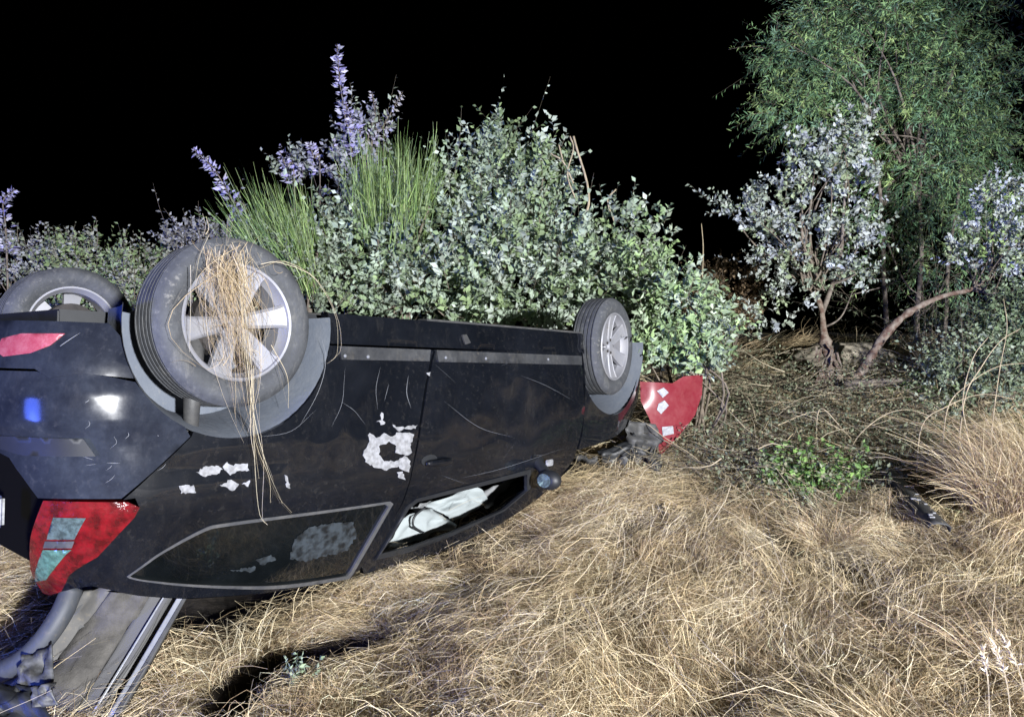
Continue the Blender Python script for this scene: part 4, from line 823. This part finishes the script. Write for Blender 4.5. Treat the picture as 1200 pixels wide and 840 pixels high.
# dark brush tangle in front of the trunks
def brush(name, polys, n_tw, n_lf, seed, label, cat, cols_l, cols_t, leaf=.03, hmax=.32, ln=(.25, .8), w=.007):
    r = np.random.default_rng(seed); pu = np.array(polys, float); u0, v0 = pu.min(0)[:2]; u1, v1 = pu.max(0)[:2]
    def sample(n):
        U = r.uniform(u0, u1, n * 4); V = r.uniform(v0, v1, n * 4); k = inpoly(U, V, pu); U, V = U[k][:n], V[k][:n]
        d = np.stack([(U - 600) / F, (V - 420) / F, np.ones(len(U))], -1) @ C2W.T
        t = (.1 - CAM_H) / d[:, 2]
        for _ in range(6): t = t * .5 + .5 * (ground(d[:, 0] * t, d[:, 1] * t) - CAM_H) / d[:, 2]
        return d[:, 0] * t, d[:, 1] * t
    x, y = sample(n_tw); n = len(x); s = np.linspace(0, 1, 6); a = r.uniform(0, 2 * math.pi, n); L = r.uniform(*ln, n); e = r.normal(.12, .35, n); kk = r.normal(0, .9, n)
    th = a[:, None] + kk[:, None] * s; px = x[:, None] + np.cumsum(np.cos(th), 1) * (L / 6)[:, None]; py = y[:, None] + np.cumsum(np.sin(th), 1) * (L / 6)[:, None]
    pz = ground(px, py) + np.maximum(.008, (r.random(n) ** 1.6 * hmax)[:, None] + (e * L * .5)[:, None] * s)
    root = empty(name); tag(root, label, cat); pts = np.stack([px, py, pz], -1)
    t1 = ribbons('twigs', pts, w * r.uniform(.4, 1.4, n), palette(r, n, cols_t, .2), 'leaf', root, r, tip=.3); tag(t1, kind='stuff')
    x, y = sample(n_lf); n = len(x); z = ground(x, y) + r.random(n) ** 1.3 * hmax
    l1 = leaves('leaves', np.c_[x, y, z], r.normal(0, 1, (n, 3)) + (0, 0, .4), leaf * r.uniform(.5, 1.3, n), palette(r, n, cols_l, .2), 'leaf', root, r); tag(l1, kind='stuff')
    return root
brush('brush_pile', [(800, 450), (870, 425), (960, 440), (1090, 450), (1150, 480), (1110, 560), (1030, 590), (930, 600), (840, 590), (790, 550), (770, 500)], 2300, 11000, 141, 'dark tangle of dead twigs and small leaves below the trunks', 'brush', [(.13, .15, .10), (.18, .20, .13), (.10, .12, .07), (.22, .20, .13)], [(.13, .11, .08), (.20, .17, .12), (.08, .065, .05), (.36, .31, .22), (.30, .25, .17)], ln=(.15, .6), w=.006)
brush('brush_pile', [(740, 520), (800, 470), (850, 470), (880, 560), (800, 575), (740, 560)], 420, 800, 142, 'dark twigs and leaf litter below the torn red wing', 'brush', [(.10, .11, .07), (.15, .16, .11), (.20, .19, .13)], [(.13, .11, .08), (.20, .17, .12)], hmax=.16)
# green weeds
def weed(u, v, dep, n, rad, hgt, seed, cols, label, leaf=.035, name='weed', group=None, tmpl=(LEAF_V, LEAF_F), width=.9):
    r = np.random.default_rng(seed); p = gpix(u, v); o = empty(name); tag(o, label, 'weed', group); ns = max(6, n // 12)
    a = r.uniform(0, 6.28, ns); q = np.sqrt(r.random(ns)) * rad; x = p[0] + q * np.cos(a); y = p[1] + q * np.sin(a); h = hgt * r.uniform(.4, 1.1, ns); g0 = ground(x, y)
    tx = x + r.normal(0, .25, ns) * h; ty = y + r.normal(0, .25, ns) * h; s = np.linspace(0, 1, 4)
    A = np.c_[x, y, g0 - .01]; B = np.c_[tx, ty, g0 + h]
    ribbons('stems', A[:, None] + (B - A)[:, None] * s[None, :, None], .005, palette(r, ns, [tuple(c * .8 for c in cols[0])]), 'leaf', o, r)['kind'] = 'stuff'
    j = r.integers(0, ns, n); t = .25 + .75 * r.random(n); pos = A[j] + (B - A)[j] * t[:, None]; d = r.normal(0, 1, (n, 3)) * (1, 1, .4) + (0, 0, .35)
    c = leaves('leaves', pos, d, leaf * r.uniform(.5, 1.2, n), palette(r, n, cols, .15), 'leaf', o, r, tmpl, width); tag(c, kind='stuff')
BG = [(.12, .22, .06), (.17, .28, .08), (.09, .17, .05), (.20, .29, .11)]
weed(945, 582, 5.0, 900, .30, .34, 151, BG, 'bright green leafy weed clump in front of the brush', .045)
weed(1085, 470, 5.9, 420, .3, .2, 152, [(.12, .20, .07), (.16, .24, .09)], 'dull green weed clump under the bent trunk', .05)
weed(350, 815, 2.62, 120, .05, .16, 153, [(.26, .32, .24), (.32, .38, .30), (.22, .28, .18)], 'pale grey-green herb standing at the rut', .022)
weed(88, 815, 2.40, 130, .05, .16, 154, [(.36, .38, .16), (.30, .32, .14)], 'yellow-green herb in front of the hanging carpet panel', .022)
weed(955, 835, 2.55, 120, .09, .07, 155, [(.42, .45, .40), (.36, .40, .34)], 'small whitish herb in the matted grass near seed stalks', .026)
weed(850, 770, 2.95, 70, .05, .06, 156, [(.20, .28, .08)], 'small green moss-like weed in the matted grass', .02)
weed(500, 815, 2.62, 110, .09, .07, 157, [(.26, .30, .14), (.30, .32, .18)], 'faint green weed in straw near the herb at the rut', .022)
weed(735, 835, 2.52, 40, .04, .05, 158, [(.34, .36, .06)], 'tiny yellow-green sprout in the straw', .02)
# sticks
def stick(pts, r0, label, m='drystick'):
    q = []
    for (a, b, d) in pts: q.append(W(a, b, d) if b < 420 else gpix(a, b) + (0, 0, .05))
    tag(Acc().tube(catmull(q, 6), np.linspace(r0, r0 * .4, (len(pts) - 1) * 6 + 1), 7).build('fallen_stick', m, None, True), label, 'stick')
stick([(855, 562, 4.55), (900, 546, 4.65), (955, 534, 4.8), (985, 530, 4.9)], .010, 'pale bare stick lying against the bright green weeds')
stick([(835, 436, 6.1), (880, 448, 6.2), (930, 468, 6.0), (975, 482, 5.8)], .013, 'long thin branch lying across the top of the brush')
stick([(770, 470, 5.3), (830, 455, 5.5), (880, 440, 5.8)], .008, 'thin dry twig sticking out behind the torn red wing')
stick([(823, 330, 7.6), (824, 290, 7.6), (822, 262, 7.6)], .008, 'single upright dry stem against the night sky')
stick([(1095, 560, 4.2), (1105, 590, 4.1), (1085, 640, 3.9)], .005, 'short pale twig crossing the black trim strip')
for i, pts in enumerate(([(1130, 470), (1150, 430), (1172, 400), (1196, 385)], [(1110, 480), (1135, 450), (1168, 430), (1205, 425)], [(1165, 480), (1172, 430), (1180, 385), (1176, 350)], [(1080, 500), (1110, 476), (1150, 462), (1190, 468)], [(1000, 520), (1030, 490), (1062, 480), (1098, 490)], [(960, 480), (985, 500), (1010, 530), (1024, 560)], [(1135, 520), (1128, 470), (1140, 420), (1158, 395)])):
    q = [W(a, b, 4.9 + .25 * (i % 3)) for a, b in pts]; g0 = q[0].copy(); g0[2] = float(ground(g0[0], g0[1])); q = catmull([g0, *q], 6)
    tag(Acc().tube(q, np.linspace(.005, .002, len(q)), 5).build('dry_stem', 'drystick', None, True), ('arching dry stem leaning over the bush below the bent trunk', 'low dry stem bending right over the tall grass tuft', 'nearly upright dry stem in front of the bent trunk', 'dry stem bowed flat over the brush beside the grey-green bush', 'short dry stem hooped over the brush above the trim strip', 'dry stem falling down across the brush towards the trim strip', 'tall curved dry stem behind the drooping grass tuft')[i], 'dry stem', 'dry stems over the brush')
stick([(640, 752, 3.02), (700, 742, 3.06), (760, 728, 3.1)], .004, 'single long straw stalk lying straight on the matted grass')

# ------------------------------------------------------------------ debris
def shard(u, v, dep, w, h, seed, m, label, tilt=.5, cat='debris', name='plastic_fragment', group=None, amp=.03):
    r = np.random.default_rng(seed); p = gpix(u, v); a = r.uniform(0, 3.1); e1 = np.array([math.cos(a), math.sin(a) * .6, r.normal(0, .2)]) * w; e2 = np.array([-math.sin(a) * .5, math.cos(a), tilt]) * h
    z = float(ground(p[0], p[1])); p = np.array([p[0], p[1], z + .02 + abs(e1[2]) + abs(e2[2]) * .9])
    q = [p - e1 - e2, p + e1 * .8 - e2 * .9, p + e1 + e2, p - e1 * .7 + e2 * .8]
    o = crumple(name, q, m, None, 9, amp, seed, .006); tag(o, label, cat, group)
for i, (u, v, d, w, h) in enumerate(((725, 552, 4.75, .16, .06), (768, 562, 4.7, .15, .07), (748, 545, 4.9, .12, .10), (690, 552, 4.7, .09, .05))):
    shard(u, v, d, w, h, 160 + i, 'plastic', ('broken black plastic splinter under the front of the car', 'jagged black plastic piece below the torn red wing', 'upright black plastic shard behind the front wheel arch', 'small black plastic scrap beside the door mirror')[i], .7, group='broken plastic pieces')
shard(775, 606, 4.1, .03, .02, 170, 'foil', 'small bluish plastic chip on the matted grass', .3)
# black trim strip lying in the grass on the right
bs = empty('trim_strip'); tag(bs, 'torn black bumper trim strip lying in the dry grass', 'car trim')
cl = catmull([CO + (gpix(*q) - CO) * .93 for q in ((1036, 548), (1060, 574), (1082, 598), (1102, 618))], 6); cl[:, 2] = np.maximum(cl[:, 2], ground(cl[:, 0], cl[:, 1]) + .05)
v = []; n = len(cl); t = unit(np.gradient(cl, axis=0)); sd = unit(np.cross(t, (0, -.5, 1.)))
for i in range(n):
    for k, (a, b) in enumerate(((-.055, -.02), (-.05, .015), (-.02, .03), (.02, .03), (.05, .015), (.055, -.02))): v.append(cl[i] + sd[i] * a + np.array((0, -.45, .9)) * b)
o = Acc().add(v, [(i * 6 + k, i * 6 + k + 1, (i + 1) * 6 + k + 1, (i + 1) * 6 + k) for i in range(n - 1) for k in range(5)]).build('strip', 'plastic', bs, True); md = o.modifiers.new('thickness', 'SOLIDIFY'); md.thickness = .006
r = np.random.default_rng(7)
for i in range(9):
    k = r.integers(2, n - 2); c = cl[k] + sd[k] * r.uniform(-.03, .03) + np.array((0, -.45, .9)) * .033
    Acc().box(c, (r.uniform(.006, .016), .006, .003), None).build('pale_fleck', 'white', bs)
# straw caught in the near rear wheel
sw = empty('straw_clump'); tag(sw, 'clump of dry straw caught in the rear wheel and hanging down', 'straw')
r = np.random.default_rng(77); n = 230; s = np.linspace(0, 1, 9)
def wheel_pt(u, v, y): return car_w(on_plane_y(u, v, y))[0]
Yt, pts = .875, []
for i in range(n):
    u0 = r.normal(270, 17); v0 = r.uniform(283, 330); v1 = r.uniform(360, 450) if r.random() < .8 else r.uniform(440, 520); c = r.normal(0, 16); um = 276 + r.normal(0, 22); u1 = 288 + r.normal(0, 9)
    yo = Yt + r.uniform(.0, .055)
    pts.append([wheel_pt(u0 * (1 - q) ** 2 + 2 * um * q * (1 - q) + u1 * q * q + c * math.sin(3 * q), v0 + (v1 - v0) * q, yo + .02 * math.sin(3.1 * q) - (.02 if v0 + (v1 - v0) * q > 300 else 0)) for q in s])
for i in range(90):
    u0, v0 = r.normal(274, 22), r.uniform(285, 430); a_ = r.uniform(0, 6.28); L_ = r.uniform(10, 34); k_ = r.normal(0, 1.2); yo = Yt + r.uniform(-.005, .045)
    pts.append([wheel_pt(u0 + L_ * q * math.cos(a_ + k_ * q), v0 + L_ * q * math.sin(a_ + k_ * q), yo) for q in s])
n = len(pts)
ribbons('strands', np.array(pts), .0017 * r.uniform(.6, 1.3, n), palette(r, n, [(.34, .26, .16), (.40, .32, .21), (.28, .21, .13), (.44, .37, .26)], .2), 'straw', sw, r)
long_ = []
for (ln_) in ([(293, 300), (294, 420), (300, 520), (322, 575), (343, 602)], [(287, 320), (296, 440), (303, 530), (306, 600), (312, 614)], [(282, 330), (298, 470), (312, 545), (330, 590)], [(296, 430), (301, 510), (318, 560), (318, 590)], [(281, 300), (291, 450), (299, 505), (304, 560)], [(226, 310), (222, 350), (222, 415)], [(245, 275), (238, 300), (230, 330)], [(317, 400), (332, 440), (338, 478)], [(305, 310), (330, 308), (362, 320), (386, 345), (398, 375), (397, 410), (388, 425)], [(240, 278), (243, 262), (240, 252)], [(268, 285), (268, 265), (270, 255)], [(215, 340), (205, 352), (196, 365)], [(300, 440), (296, 500), (300, 540)]):
    for q in range(2):
        c = catmull([(a + r.normal(0, 2.0), b + r.normal(0, 2)) for a, b in ln_], 9); c = c[np.linspace(0, len(c) - 1, 16).astype(int)]
        long_.append([wheel_pt(a, b, .905) for a, b in c])
ribbons('long_strands', np.array(long_), .0024, palette(r, len(long_), [(.40, .34, .24), (.46, .41, .31)]), 'straw', sw, r, tip=.5)
